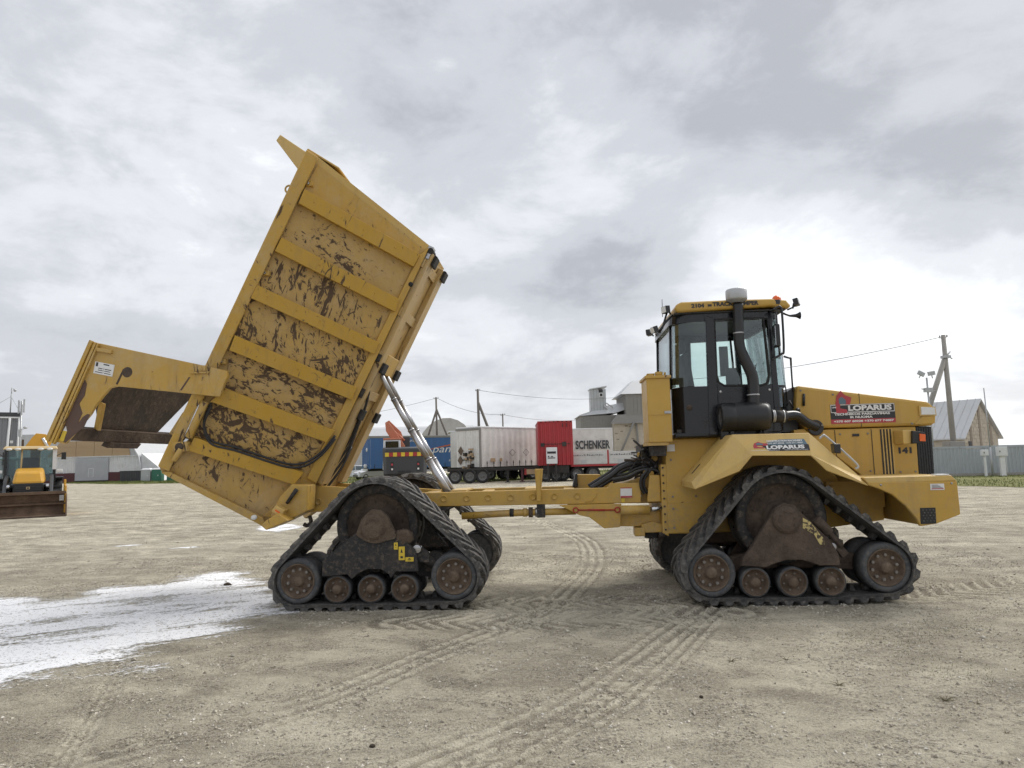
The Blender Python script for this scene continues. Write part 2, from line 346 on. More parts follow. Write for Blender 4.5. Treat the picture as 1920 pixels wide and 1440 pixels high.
for path, hw, kind, dp in WHEELS:
    xs = [p[0] for p in path]; ys = [p[1] for p in path]
    ix = np.where((GX > min(xs)-1) & (GX < max(xs)+1))[0]; iy = np.where((GY > min(ys)-1) & (GY < max(ys)+1))[0]
    if not len(ix) or not len(iy): continue
    sl = np.s_[iy[0]:iy[-1]+1, ix[0]:ix[-1]+1]
    x, y = XX[sl], YY[sl]; S, T = near_path(path, x, y); e = np.clip((hw-np.abs(T))/.05, 0, 1)
    br = np.clip(fbm(x*1.1, y*1.1, 3, 31)*3.0-.45, 0, 1)                    # the print comes and goes
    if kind == 'ribs':
        pr = .5+.5*np.cos(T/hw*math.pi*3.5)
        pr = np.clip(pr*1.5-.15, 0, 1)*(.75+.25*np.sign(np.sin(S*42+T*26)))
    elif kind == 'chevron':
        pr = np.clip(np.sin((S-np.abs(T)*.9)*2*math.pi/.19)*1.6, 0, 1)
    else: pr = .6+.5*(fbm(x*3, y*3, 3, 12)-.5)
    Z[sl] -= dp*e*br*(1-.95*pr) - dp*.35*np.clip(1-np.abs(np.abs(T)-hw-.03)/.05, 0, 1)*br
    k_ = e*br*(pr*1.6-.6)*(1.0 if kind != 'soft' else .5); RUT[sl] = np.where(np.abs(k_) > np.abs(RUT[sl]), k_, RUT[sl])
fx_, fy_ = XX, YY
gv = np.stack([XX, YY, Z], -1).reshape(-1, 3); ny, nx = XX.shape
idx = np.arange(ny*nx).reshape(ny, nx); quads = np.stack([idx[:-1, :-1], idx[:-1, 1:], idx[1:, 1:], idx[1:, :-1]], -1).reshape(-1, 4)
def fast_mesh(name, v, q, mats, smooth=True, kind=None):
    me = bpy.data.meshes.new(name); k = q.shape[1]
    me.vertices.add(len(v)); me.vertices.foreach_set('co', np.ascontiguousarray(v, dtype=np.float32).ravel())
    me.loops.add(q.size); me.loops.foreach_set('vertex_index', np.ascontiguousarray(q, dtype=np.int32).ravel())
    me.polygons.add(len(q)); me.polygons.foreach_set('loop_start', np.arange(len(q), dtype=np.int32)*k)
    try: me.polygons.foreach_set('loop_total', np.full(len(q), k, dtype=np.int32))
    except Exception: pass
    me.polygons.foreach_set('use_smooth', np.full(len(q), smooth))
    me.update(calc_edges=True)
    for m in mats: me.materials.append(M(m))
    o = bpy.data.objects.new(name, me); COL.objects.link(o)
    if kind: o['kind'] = kind
    return o
# ground material: pale compacted sand and gravel
m, nt, b, _ = new_mat('yard_ground'); co = objco(nt)
big = noise(nt, mapping(nt, co, (.35, .55, 1)), 1.0, 6, .6, .4); mid = noise(nt, mapping(nt, co, (1, 1.5, 1), (0, 0, .25)), 1.5, 7, .66, .5); fine = noise(nt, co, 34, 6, .75); grit = noise(nt, co, 120, 3, .7)
vor = node(nt, 'ShaderNodeTexVoronoi', {'Vector': co, 'Scale': 62.0, 'Randomness': 1.0}); vc = node(nt, 'ShaderNodeSeparateColor', {0: vor.outputs['Color']}).outputs[0]
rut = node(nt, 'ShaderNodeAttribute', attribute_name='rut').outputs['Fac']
t = math_(nt, 'ADD', math_(nt, 'MULTIPLY', big, .36), math_(nt, 'ADD', math_(nt, 'MULTIPLY', mid, .44), math_(nt, 'MULTIPLY', fine, .20)))
strk = noise(nt, mapping(nt, co, (.10, .55, 1), (0, 0, .12)), 1.0, 7, .68, .5)
t = math_(nt, 'ADD', math_(nt, 'ADD', t, math_(nt, 'MULTIPLY', math_(nt, 'SUBTRACT', strk, .5), .22)), math_(nt, 'MULTIPLY', rut, -.16))  # compacted ridges lighter, grooves darker: colour also stands in for weak rut shading
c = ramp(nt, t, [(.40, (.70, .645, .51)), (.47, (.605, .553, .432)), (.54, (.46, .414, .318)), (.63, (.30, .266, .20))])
st = ramp(nt, vc, [(0, (.13, .115, .095)), (.35, (.33, .30, .245)), (.75, (.46, .43, .375)), (1, (.66, .64, .60))])
gm = math_(nt, 'MULTIPLY', ramp(nt, vor.outputs['Distance'], [(.0, 1.0), (.42, 1.0), (.5, 0.0)]), ramp(nt, mid, [(.40, .15), (.60, .85)]))
c = mix(nt, math_(nt, 'MULTIPLY', gm, .62), c, st)
clump = ramp(nt, noise(nt, mapping(nt, co, (1, 1.7, 1), (0, 0, .2)), 1.9, 7, .72, .4), [(.43, 0.0), (.60, 1.0)])
grain = noise(nt, co, 46, 4, .8); grain2 = noise(nt, mapping(nt, co, loc=(5, 5, 0)), 64, 3, .75); coarse = noise(nt, mapping(nt, co, (1, 1.5, 1)), 13, 5, .75)
dk = math_(nt, 'MULTIPLY', ramp(nt, math_(nt, 'ADD', math_(nt, 'MULTIPLY', grain, .65), math_(nt, 'MULTIPLY', coarse, .35)), [(.485, 0.0), (.56, 1.0)]), math_(nt, 'ADD', math_(nt, 'MULTIPLY', clump, .78), .24))
c = mix(nt, math_(nt, 'MULTIPLY', dk, .85), c, (.145, .124, .096))
lt_ = math_(nt, 'MULTIPLY', ramp(nt, grain2, [(.58, 0.0), (.66, 1.0)]), math_(nt, 'ADD', math_(nt, 'MULTIPLY', clump, .5), .3))
c = mix(nt, lt_, c, (.66, .63, .565))
c = mix(nt, ramp(nt, noise(nt, mapping(nt, co, (1, 1, 1), loc=(9, 4, 0)), .8, 5, .6), [(.58, 0.0), (.75, .35)]), c, (.42, .36, .275))
hgt = math_(nt, 'ADD', math_(nt, 'MULTIPLY', fine, 1.0), math_(nt, 'ADD', math_(nt, 'MULTIPLY', grit, .5), math_(nt, 'MULTIPLY', math_(nt, 'MULTIPLY', gm, vc), .8)))
setin(nt, b, base=c, rough=.95, spec=.2, normal=bump(nt, hgt, 1.0, .035))
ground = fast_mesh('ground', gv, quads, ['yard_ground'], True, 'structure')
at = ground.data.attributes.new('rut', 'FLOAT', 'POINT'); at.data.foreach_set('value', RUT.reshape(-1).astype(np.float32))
def gz(x, y):
    i = int(np.clip(np.searchsorted(GX, x), 0, nx-1)); j = int(np.clip(np.searchsorted(GY, y), 0, ny-1)); return float(Z[j, i])
def gza(x, y):
    i = np.clip(np.searchsorted(GX, x), 0, nx-1); j = np.clip(np.searchsorted(GY, y), 0, ny-1); return Z[j, i]
# loose stones on the sand
def stones(name, n, smin, smax, x0, x1, y0, y1, mats, thr=.42, seed=3):
    r = np.random.default_rng(seed); x = r.uniform(x0, x1, n*3); y = r.uniform(y0, y1, n*3)
    k = (fbm(x*1.1, y*1.5, 4, 44)+r.normal(0, .06, len(x))) > thr; x, y = x[k][:n], y[k][:n]; n = len(x)
    base = np.array([(1, 0, 0), (-.3, .95, 0), (-.6, -.8, 0), (.2, -.2, .8), (-.2, .35, .7), (0, 0, -.6)]); fc = np.array([(0, 1, 4), (0, 4, 3), (1, 2, 4), (2, 3, 4), (2, 0, 3), (0, 2, 5), (1, 0, 5), (2, 1, 5)])
    s = smin*(smax/smin)**(r.random(n)**2.2); a = r.uniform(0, 6.28, n)
    v = base[None]*(1+r.normal(0, .22, (n, 6, 3))); v[:, :, 2] *= .75; v *= s[:, None, None]
    ca, sa = np.cos(a)[:, None], np.sin(a)[:, None]; vx = v[:, :, 0]*ca-v[:, :, 1]*sa; vy = v[:, :, 0]*sa+v[:, :, 1]*ca
    z = gza(x, y); v = np.stack([vx+x[:, None], vy+y[:, None], v[:, :, 2]+z[:, None]+s[:, None]*.15], -1).reshape(-1, 3)
    f = (fc[None]+np.arange(n)[:, None, None]*6).reshape(-1, 3)
    return fast_mesh(name, v, f, mats, False, 'stuff')
m, nt, b, _ = new_mat('stone'); co = objco(nt)
vv = noise(nt, co, 14, 2, .5); setin(nt, b, base=ramp(nt, vv, [(.3, (.22, .19, .155)), (.45, (.40, .36, .295)), (.58, (.54, .50, .42)), (.70, (.70, .67, .61))]), rough=.92, spec=.25)
stones('gravel', 110000, .0030, .015, -7, 7, 3.2, 13, ['stone'])
stones('gravel', 900, .012, .032, -9, 9, 3.2, 18, ['stone'], .40, 8)
def clod(label, x, y, s, mat='stone', seed=0):
    r = random.Random(seed); mb = MB(); mb.ball((0, 0, 0), s, 9, 7, 0, -1, (1.25, .9, .6)); mb.v = [tuple(c*(1+r.uniform(-.16, .16)) for c in v) for v in mb.v]
    o = mb.build('loose_stone', mat); o.location = (x, y, gz(x, y)+s*.32); o.rotation_euler = (0, 0, r.uniform(0, 6)); tag(o, label, 'stone', 'loose stones lying on the sand')
layered('dark_clod', (.05, .04, .03), (.09, .07, .055), (.03, .025, .02), 20, .95, .5)
clod('dark clod lying in the white powder left of the rear track', -3.94, 9.88, .045, 'dark_clod', 1)
clod('flat dark stone on bare sand nearest the bottom left of the yard', -.85, 4.24, .016, 'dark_clod', 2)
clod('brownish stone between the two sets of tyre marks', -.94, 5.22, .018, 'stone', 3)
clod('lone dark stone in front of the front track', .70+.5, 4.9, .014, 'dark_clod', 4)

# spilled white powder on the ground, streaked by wheels and wind
m, nt, b, out = new_mat('white_powder'); co = objco(nt)
em = node(nt, 'ShaderNodeAttribute', attribute_name='cover').outputs['Fac']
sw = noise(nt, mapping(nt, co, (.5, 1.9, 1), (0, 0, -.50)), 1.3, 8, .66, .7); sp = noise(nt, co, 26, 6, .78); sp2 = noise(nt, co, 75, 3, .7)
cov = math_(nt, 'ADD', math_(nt, 'MULTIPLY', em, .82), math_(nt, 'ADD', math_(nt, 'MULTIPLY', math_(nt, 'SUBTRACT', .5, sw), 4.2), math_(nt, 'MULTIPLY', math_(nt, 'SUBTRACT', .52, sp), 2.2)))
cov = math_(nt, 'MULTIPLY', ramp(nt, cov, [(.16, 0.0), (.42, .45), (.72, .95)]), ramp(nt, math_(nt, 'ADD', math_(nt, 'MULTIPLY', sp, .5), math_(nt, 'MULTIPLY', sp2, .5)), [(.55, 1.0), (.60, .10)]))
setin(nt, b, base=mix(nt, sp, (.93, .935, .95), (.84, .85, .87)), rough=.7, normal=bump(nt, sp, .5, .01))
tr = node(nt, 'ShaderNodeBsdfTransparent'); ms = node(nt, 'ShaderNodeMixShader', {0: cov, 1: tr.outputs[0], 2: b.outputs[0]}); nt.links.new(ms.outputs[0], out.inputs[0])
POW = [(-9.0, 9.3), (-6.65, 9.35), (-5.54, 9.05), (-5.6, 9.85), (-4.89, 9.93), (-4.82, 10.58), (-4.67, 11.15), (-4.19, 10.97), (-3.42, 9.92), (-2.75, 8.6), (-2.5, 8.0), (-2.91, 7.49), (-2.94, 7.05), (-3.22, 6.87), (-3.38, 6.6), (-3.24, 6.09), (-3.57, 5.97), (-3.74, 5.77), (-4.2, 5.5), (-7, 5.6), (-9.2, 7)]
def poly_dist(poly, x, y):
    ins = np.zeros(x.shape, bool); d = np.full(x.shape, 1e9)
    for (ax, ay), (bx, by) in zip(poly, poly[1:]+poly[:1]):
        c = ((ay > y) != (by > y)) & (x < (bx-ax)*(y-ay)/((by-ay) if by != ay else 1e-9)+ax); ins ^= c
        t_ = np.clip(((x-ax)*(bx-ax)+(y-ay)*(by-ay))/((bx-ax)**2+(by-ay)**2), 0, 1); d = np.minimum(d, np.hypot(x-ax-t_*(bx-ax), y-ay-t_*(by-ay)))
    return np.where(ins, d, -d)
def sheet(name, poly, step, mats, lift, edge, kind='stuff', wob=.35):
    xs = [p[0] for p in poly]; ys = [p[1] for p in poly]
    ax = np.arange(min(xs)-.6, max(xs)+.6, step); ay = np.arange(min(ys)-.6, max(ys)+.6, step); x, y = np.meshgrid(ax, ay)
    d = poly_dist(poly, x, y)+(fbm(x*1.7, y*1.7, 3, 71)-.45)*wob
    cov = np.clip(d/edge+.35, -1, 1.0); z = gza(x, y)
    for dx, dy in ((step*.6, 0), (-step*.6, 0), (0, step*.6), (0, -step*.6)): z = np.maximum(z, gza(x+dx, y+dy))
    i = np.arange(x.size).reshape(x.shape); q = np.stack([i[:-1, :-1], i[:-1, 1:], i[1:, 1:], i[1:, :-1]], -1).reshape(-1, 4)
    q = q[(cov.reshape(-1)[q] > -.6).any(1)]
    used = np.unique(q); re = np.full(x.size, -1); re[used] = np.arange(len(used))
    v = np.stack([x, y, z+lift], -1).reshape(-1, 3)[used]
    o = fast_mesh(name, v, re[q], mats, True, kind); a = o.data.attributes.new('cover', 'FLOAT', 'POINT'); a.data.foreach_set('value', cov.reshape(-1)[used].astype(np.float32))
    return o
tag(sheet('white_powder', POW, .035, ['white_powder'], .005, .42), 'white powder spilled in streaks across the sand beside the rear track', 'powder')
for lab, poly in (('small white patch on the sand under the tipped body', [(-6.9, 19.6), (-6.2, 19.8), (-5.5, 18.8), (-5.8, 17.5), (-6.5, 18.2)]),
                  ('thin white fleck on the sand left of the other fleck', [(-8.5, 15.2), (-8.2, 15.5), (-7.8, 15.3), (-8.1, 15.0)]),
                  ('thin white fleck on the sand nearer the rear track', [(-6.9, 14.55), (-6.6, 14.8), (-6.4, 14.65), (-6.6, 14.4)])):
    tag(sheet('white_powder', poly, .05, ['white_powder'], .006, .15, 'stuff', .1), lab, 'powder')

# grass: by the fence, along the far edge of the yard, sparse moss on the sand
m, nt, b, _ = new_mat('grass'); co = objco(nt)
setin(nt, b, base=ramp(nt, noise(nt, co, 1.3, 5, .7), [(.3, (.075, .10, .028)), (.5, (.115, .145, .042)), (.7, (.22, .21, .085))]), rough=.8, spec=.2)
layered('grass_soil', (.115, .135, .045), (.17, .175, .07), (.27, .24, .16), 2.0, .95, .6, (.4, .6), .03)
def grass(label, poly, n, h, soil=True, seed=1):
    r = np.random.default_rng(seed); xs = [p[0] for p in poly]; ys = [p[1] for p in poly]
    if soil:
        o = sheet('grass_soil', poly, max(.25, (max(xs)-min(xs))/140), ['grass_cover'], .015, .5, 'structure', .8)
    x = r.uniform(min(xs), max(xs), n*3); y = r.uniform(min(ys), max(ys), n*3); d = poly_dist(poly, x, y); k = (d > 0) & (fbm(x*.6, y*.6, 3, 5)+r.normal(0, .05, len(x)) > .40); x, y = x[k][:n], y[k][:n]; n = len(x)
    a = r.uniform(0, 6.28, n); hh = h*r.uniform(.5, 1.3, n); w = hh*.16; lean = r.normal(0, .35, (n, 2))*hh[:, None]; z = gza(x, y)
    p0 = np.stack([x-np.cos(a)*w, y-np.sin(a)*w, z], -1); p1 = np.stack([x+np.cos(a)*w, y+np.sin(a)*w, z], -1); p2 = np.stack([x+lean[:, 0], y+lean[:, 1], z+hh], -1)
    v = np.stack([p0, p1, p2], 1).reshape(-1, 3); f = np.arange(n*3).reshape(-1, 3)
    return tag(fast_mesh('grass', v, f, ['grass'], False, 'stuff'), label, 'grass')
m, nt, b, out = new_mat('grass_cover'); co = objco(nt); em = node(nt, 'ShaderNodeAttribute', attribute_name='cover').outputs['Fac']; sp = noise(nt, co, 1.6, 7, .72)
cv = ramp(nt, math_(nt, 'ADD', em, math_(nt, 'MULTIPLY', math_(nt, 'SUBTRACT', sp, .5), 2.6)), [(.25, 0.0), (.6, 1.0)])
setin(nt, b, base=ramp(nt, noise(nt, co, 5, 6, .7), [(.3, (.12, .14, .045)), (.55, (.19, .19, .08)), (.75, (.29, .26, .17))]), rough=.95, spec=.1)
tr = node(nt, 'ShaderNodeBsdfTransparent'); ms = node(nt, 'ShaderNodeMixShader', {0: cv, 1: tr.outputs[0], 2: b.outputs[0]}); nt.links.new(ms.outputs[0], out.inputs[0])
grass('short green grass strip along the foot of the grey fence', [(16, 40), (18, 33), (21, 25), (26, 20), (42, 18), (60, 30), (60, 41), (40, 39), (24, 42)], 22000, .09, True, 2)
grass('rough grass behind and under the parked trailers', [(-26, 66), (-18, 60), (-8, 56), (-2, 53.5), (2, 56), (10, 58), (18, 56), (30, 60), (40, 90), (-40, 90)], 16000, .22, True, 3)
grass('grass verge in front of the portable toilet and the far sheds', [(-62, 97), (-52, 88), (-44, 80), (-28, 74), (-20, 78), (-24, 96), (-46, 100)], 9000, .2, True, 4)
grass('tiny moss and grass sprouts dotting the sand beside the front track', [(2.6, 6.4), (3.0, 6.0), (2.7, 5.3), (3.2, 5.0), (3.5, 5.4), (3.2, 6.0), (4.4, 6.6), (5.0, 7.2), (4.4, 7.1)], 1500, .012, False, 5)
def weed(label, x, y, s, seed):
    r = random.Random(seed); mb = MB()
    for k in range(16):
        a = r.uniform(0, 6.28); l = s*r.uniform(.25, .95); h = l*r.uniform(.05, .6); p = [(0, 0, 0), (math.cos(a)*l*.5, math.sin(a)*l*.5, h*.8), (math.cos(a)*l, math.sin(a)*l, h)]
        mb.tube(p, [s*.022, s*.02, s*.008], 5)
    o = mb.build('dry_weed', 'weed_stem'); o.location = (x, y, gz(x, y)-.003); tag(o, label, 'weed', 'dry weeds on the sand')
layered('weed_stem', (.14, .12, .075), (.20, .18, .11), (.11, .11, .05), 30, .9, .2)
for i, (lab, x, y, s) in enumerate((('small dry weed below the rear idler wheel of the front track', 1.64, 5.71, .07), ('low dry weed below the middle rollers of the front track', 2.09, 5.75, .06),
        ('sprawling dry weed with a long stalk, below the front idler wheel', 2.2, 5.1, .09), ('largest dry weed, toward the lower right of the yard', 2.72, 4.74, .10), ('dry weed just right of the largest weed', 2.88, 4.68, .07),
        ('small dry weed at the far lower right', 2.75, 4.22, .05))): weed(lab, x, y, s, i+5)
# outlines of the dumper in metres: (x along the machine, z up)
P = {
    'artic': [(0.014, 1.046), (0.755, 1.046), (0.727, 0.773), (0.539, 0.761), (0.372, 0.894), (0.257, 0.921)],
    'artic2': [(0.737, 1.271), (1.118, 1.375), (1.214, 1.364), (1.216, 1.033), (0.737, 1.04)],
    'blamp': [(-3.27, 1.148), (-3.17, 1.085), (-3.205, 1.004), (-3.326, 1.081)],
    'blockside': [(1.295, 1.766), (1.384, 1.789), (2.12, 1.838), (2.978, 1.82), (3.545, 1.292), (3.563, 0.744), (1.52, 0.688), (1.275, 0.69)],
    'boss': [(-1.38, 1.152), (-1.1, 1.15), (-0.838, 1.151), (-0.569, 1.146), (-0.3, 1.149), (-0.038, 1.149), (0.234, 1.148)],
    'bumper': [(3.268, 1.273), (4.18, 1.257), (4.185, 0.913), (3.94, 0.823), (3.768, 0.798), (3.732, 0.881), (3.635, 1.015), (3.506, 1.134), (3.37, 1.199), (3.265, 1.237)],
    'cab_apil': [(2.515, 3.272), (2.573, 3.27), (2.599, 2.108), (2.53, 2.11)],
    'cab_b': [(1.809, 3.233), (1.905, 3.19), (1.888, 1.821), (1.775, 1.824)],
    'cab_doorwin': [(1.904, 3.176), (2.471, 3.181), (2.498, 2.499), (2.474, 2.409), (2.409, 2.382), (1.978, 2.392), (1.917, 2.433), (1.896, 2.519)],
    'canister': [(1.9, 2.182), (2.434, 2.178), (2.42, 1.851), (1.881, 1.854)],
    'cap': [(2.023, 3.487), (2.272, 3.49), (2.265, 3.372), (2.017, 3.369)],
    'cyl': [(-2.268, 2.855), (-2.046, 2.407), (-1.827, 2.007), (-1.611, 1.63), (-1.386, 1.248)],
    'decal_rail': [(0.754, 1.235), (0.89, 1.232), (0.885, 1.112), (0.749, 1.115)],
    'farbox': [(0.251, 1.383), (0.574, 1.375), (0.568, 1.219), (0.273, 1.226)],
    'fcyl': [(2.733, 0.889), (2.866, 0.741)],
    'fframe': [(2.397, 1.07), (2.313, 1.023), (2.017, 0.589), (1.94, 0.501), (1.917, 0.421), (2.175, 0.404), (2.239, 0.433), (2.385, 0.475), (2.544, 0.472), (2.666, 0.435), (2.726, 0.411), (2.938, 0.412), (2.928, 0.519), (2.859, 0.662), (2.585, 0.945), (2.511, 1.037)],
    'fpaint': [(2.583, 0.909), (2.66, 0.863), (2.789, 0.681), (2.786, 0.628), (2.741, 0.629), (2.687, 0.737), (2.576, 0.802)],
    'ftens': [(2.855, 0.665), (2.92, 0.699), (3.058, 0.526), (2.992, 0.474)],
    'grate': [(3.777, 0.989), (3.934, 0.989), (3.929, 0.824), (3.771, 0.821)],
    'grille': [(4.249, 1.865), (4.43, 1.863), (4.419, 1.283), (4.24, 1.287)],
    'hbox': [(2.984, 1.681), (3.059, 1.679), (3.057, 1.574), (2.991, 1.582)],
    'headl': [(4.287, 2.091), (4.443, 2.08), (4.449, 1.995), (4.286, 1.999)],
    'hhandle': [(2.96, 2.289), (2.947, 2.146)],
    'hoist': [(-3.282, 1.229), (-3.139, 1.38), (-2.937, 1.368), (-2.95, 1.062), (-3.136, 0.976), (-3.35, 0.883), (-3.388, 1.023)],
    'hood': [(2.89, 2.396), (4.383, 2.157), (4.444, 2.114), (4.461, 2.006), (4.444, 1.885), (4.411, 1.872), (3.174, 1.874), (2.954, 1.86), (2.85, 2.095)],
    'hoodlow': [(2.96, 1.858), (4.237, 1.865), (4.228, 1.288), (3.607, 1.283), (2.959, 1.833)],
    'hose_a': [(0.409, 1.229), (0.657, 1.374), (0.795, 1.469), (0.994, 1.527), (1.11, 1.533)],
    'hose_b': [(0.665, 1.332), (0.852, 1.363), (0.978, 1.422), (1.111, 1.445), (1.223, 1.407), (1.261, 1.274)],
    'hose_c': [(1.036, 1.685), (1.059, 1.614), (1.152, 1.541), (1.235, 1.451)],
    'hose_d': [(1.078, 1.438), (1.003, 1.334), (0.998, 1.23), (1.039, 1.159)],
    'hrail': [(2.859, 1.741), (2.891, 1.768), (2.938, 1.753), (3.225, 1.463), (3.213, 1.407)],
    'ind': [(4.065, 1.813), (4.203, 1.789), (4.192, 1.665), (4.052, 1.663)],
    'outpipe': [(2.459, 2.019), (2.634, 2.014), (2.784, 2.022), (2.915, 1.942), (3.048, 1.888)],
    'pipe': [(-1.17, 0.935), (-0.628, 0.957), (-0.257, 0.962), (0.212, 0.964)],
    'post': [(-0.264, 1.484), (-0.164, 1.482), (-0.208, 1.103), (-0.25, 1.104)],
    'redbar': [(0.21, 0.984), (0.703, 0.977)],
    'rframe': [(-2.05, 1.085), (-2.144, 0.999), (-2.198, 0.865), (-2.594, 0.558), (-2.601, 0.383), (-2.323, 0.405), (-2.269, 0.352), (-2.215, 0.403), (-2.1, 0.458), (-1.946, 0.451), (-1.862, 0.397), (-1.84, 0.357), (-1.785, 0.426), (-1.541, 0.422), (-1.547, 0.57), (-1.577, 0.659), (-1.805, 0.857), (-1.881, 1.016), (-1.957, 1.078)],
    'roof': [(1.453, 3.356), (1.522, 3.387), (2.049, 3.392), (2.572, 3.387), (2.723, 3.365), (2.781, 3.288), (2.741, 3.266), (2.553, 3.297), (2.081, 3.281), (1.464, 3.266), (1.443, 3.31)],
    'rtens': [(-1.572, 0.727), (-1.428, 0.604), (-1.429, 0.507), (-1.529, 0.509), (-1.589, 0.607)],
    'stack': [(2.161, 3.33), (2.147, 2.991), (2.155, 2.808), (2.22, 2.625), (2.273, 2.469), (2.273, 2.264), (2.266, 2.149)],
    'steercyl': [(0.738, 0.974), (1.076, 0.971), (1.215, 0.994)],
    'swivel': [(0.985, 0.8), (1.126, 0.832), (1.246, 0.786), (1.224, 0.7), (0.98, 0.696)],
    't141': [(4.017, 1.554), (4.173, 1.55), (4.179, 1.624)],
    'tank': [(1.084, 2.523), (1.354, 2.514), (1.317, 1.754), (1.049, 1.756)],
    'tgarm': [(-5.215, 3.058), (-3.95, 2.751), (-3.664, 2.678), (-3.651, 2.615), (-3.688, 2.54), (-3.743, 2.385), (-4.215, 2.45), (-4.934, 2.543), (-5.018, 2.526), (-5.1, 2.434), (-5.188, 2.322), (-5.237, 2.235), (-5.519, 1.91), (-5.664, 1.939), (-5.693, 1.99)],
    'tgdecal': [(-5.197, 2.837), (-4.969, 2.787), (-4.993, 2.654), (-5.218, 2.703)],
    'white_blk': [(0.882, 1.046), (0.894, 1.125), (0.976, 1.193), (1.0, 1.131), (0.943, 1.045)]}
B = {
    'bottomrail': [(-4.387, 0.06, 1.583), (-3.515, 0.6, 1.002), (-3.492, 0.643, 0.857), (-3.563, 0.594, 0.926), (-4.41, 0.061, 1.528), (-4.461, 0.027, 1.572)],
    'corner': [(-4.485, 0.001, 1.641), (-4.461, 0.027, 1.572), (-4.41, 0.061, 1.528), (-3.563, 0.594, 0.926), (-3.492, 0.643, 0.857), (-3.296, 0.708, 0.98), (-3.114, 0.785, 1.021), (-2.945, 0.784, 1.387), (-1.51, 0.828, 4.264), (-2.674, 0.075, 5.185), (-2.803, 0.0, 5.25)],
    'floorrail': [(-1.639, 0.787, 4.175), (-1.522, 0.82, 4.276), (-2.943, 0.786, 1.384), (-3.036, 0.727, 1.453)],
    'n': (0.4191, -0.8867, -0.1955),
    'ribs': [[(-2.854, 0.074, 4.804), (-1.645, 0.783, 4.181), (-1.729, 0.777, 4.027), (-2.927, 0.076, 4.64)], [(-3.121, 0.073, 4.238), (-1.915, 0.777, 3.629), (-1.964, 0.789, 3.468), (-3.198, 0.071, 4.082)], [(-3.397, 0.064, 3.687), (-2.165, 0.777, 3.092), (-2.228, 0.779, 2.949), (-3.47, 0.062, 3.538)], [(-3.654, 0.069, 3.114), (-2.442, 0.767, 2.546), (-2.506, 0.769, 2.396), (-3.719, 0.075, 2.944)], [(-3.786, 0.138, 2.513), (-2.709, 0.755, 2.027), (-2.809, 0.738, 1.888), (-3.943, 0.097, 2.366)], [(-4.123, 0.1, 1.965), (-3.072, 0.692, 1.533), (-3.18, 0.673, 1.389), (-4.193, 0.099, 1.821)]],
    'rim': [(-2.803, 0.0, 5.25), (-2.688, 0.07, 5.179), (-4.387, 0.06, 1.583), (-4.484, 0.0, 1.644)],
    'toptri': [(-2.692, 0.083, 5.111), (-1.616, 0.778, 4.267), (-1.645, 0.783, 4.181), (-2.854, 0.074, 4.804)]}
# ================================================================ the track dumper
CY = 1.35                                            # centre line, measured from the outer face of the near tracks
OFF = (0, -CY, 0)
DA = R(-3.4)
dumper = thing('track_dumper', 'yellow articulated track dumper with its scratched body tipped up high', 'dumper',
               (.46265-math.sin(DA)*CY, 7.78735+math.cos(DA)*CY, .0), DA)
def mir(mb):
    mb.v = [(x, 2*CY-y, z) for x, y, z in mb.v]; return mb
def part(mb, name, mats, parent=None, bevel=0.0): return mb.build(name, mats, parent or dumper, bevel, OFF)
def L3(x, y, z): return (x, y-CY, z)

def belt_path(circles, n):
    """outer line of a belt running clockwise round the wheels (x, z, radius)"""
    k = len(circles); tang = []
    for i in range(k):
        (x0, z0, r0), (x1, z1, r1) = circles[i], circles[(i+1) % k]; D = Vector((x1-x0, z1-z0)); l = D.length; D /= l
        c = (r0-r1)/l; nrm = D*c+Vector((-D.y, D.x))*math.sqrt(max(0, 1-c*c)); tang.append(nrm)
    pts = []
    for i in range(k):
        x, z, r = circles[i]; a = math.atan2(tang[i-1].y, tang[i-1].x); b = math.atan2(tang[i].y, tang[i].x)
        if 0 < b-a < 1.0 or 0 < b+2*math.pi-a < 1.0: b = a           # belt passes straight over this wheel
        while b > a+1e-6: b -= 2*math.pi
        st = max(2, int((a-b)*r/.02)+2)
        for q in np.linspace(a, b, st): pts.append((x+r*math.cos(q), z+r*math.sin(q)))
    pts = np.array(pts+[pts[0]]); seg = np.hypot(*np.diff(pts, axis=0).T); s = np.concatenate([[0], np.cumsum(seg)])
    return s[-1], (lambda q: (np.interp(q % s[-1], s, pts[:, 0]), np.interp(q % s[-1], s, pts[:, 1])))
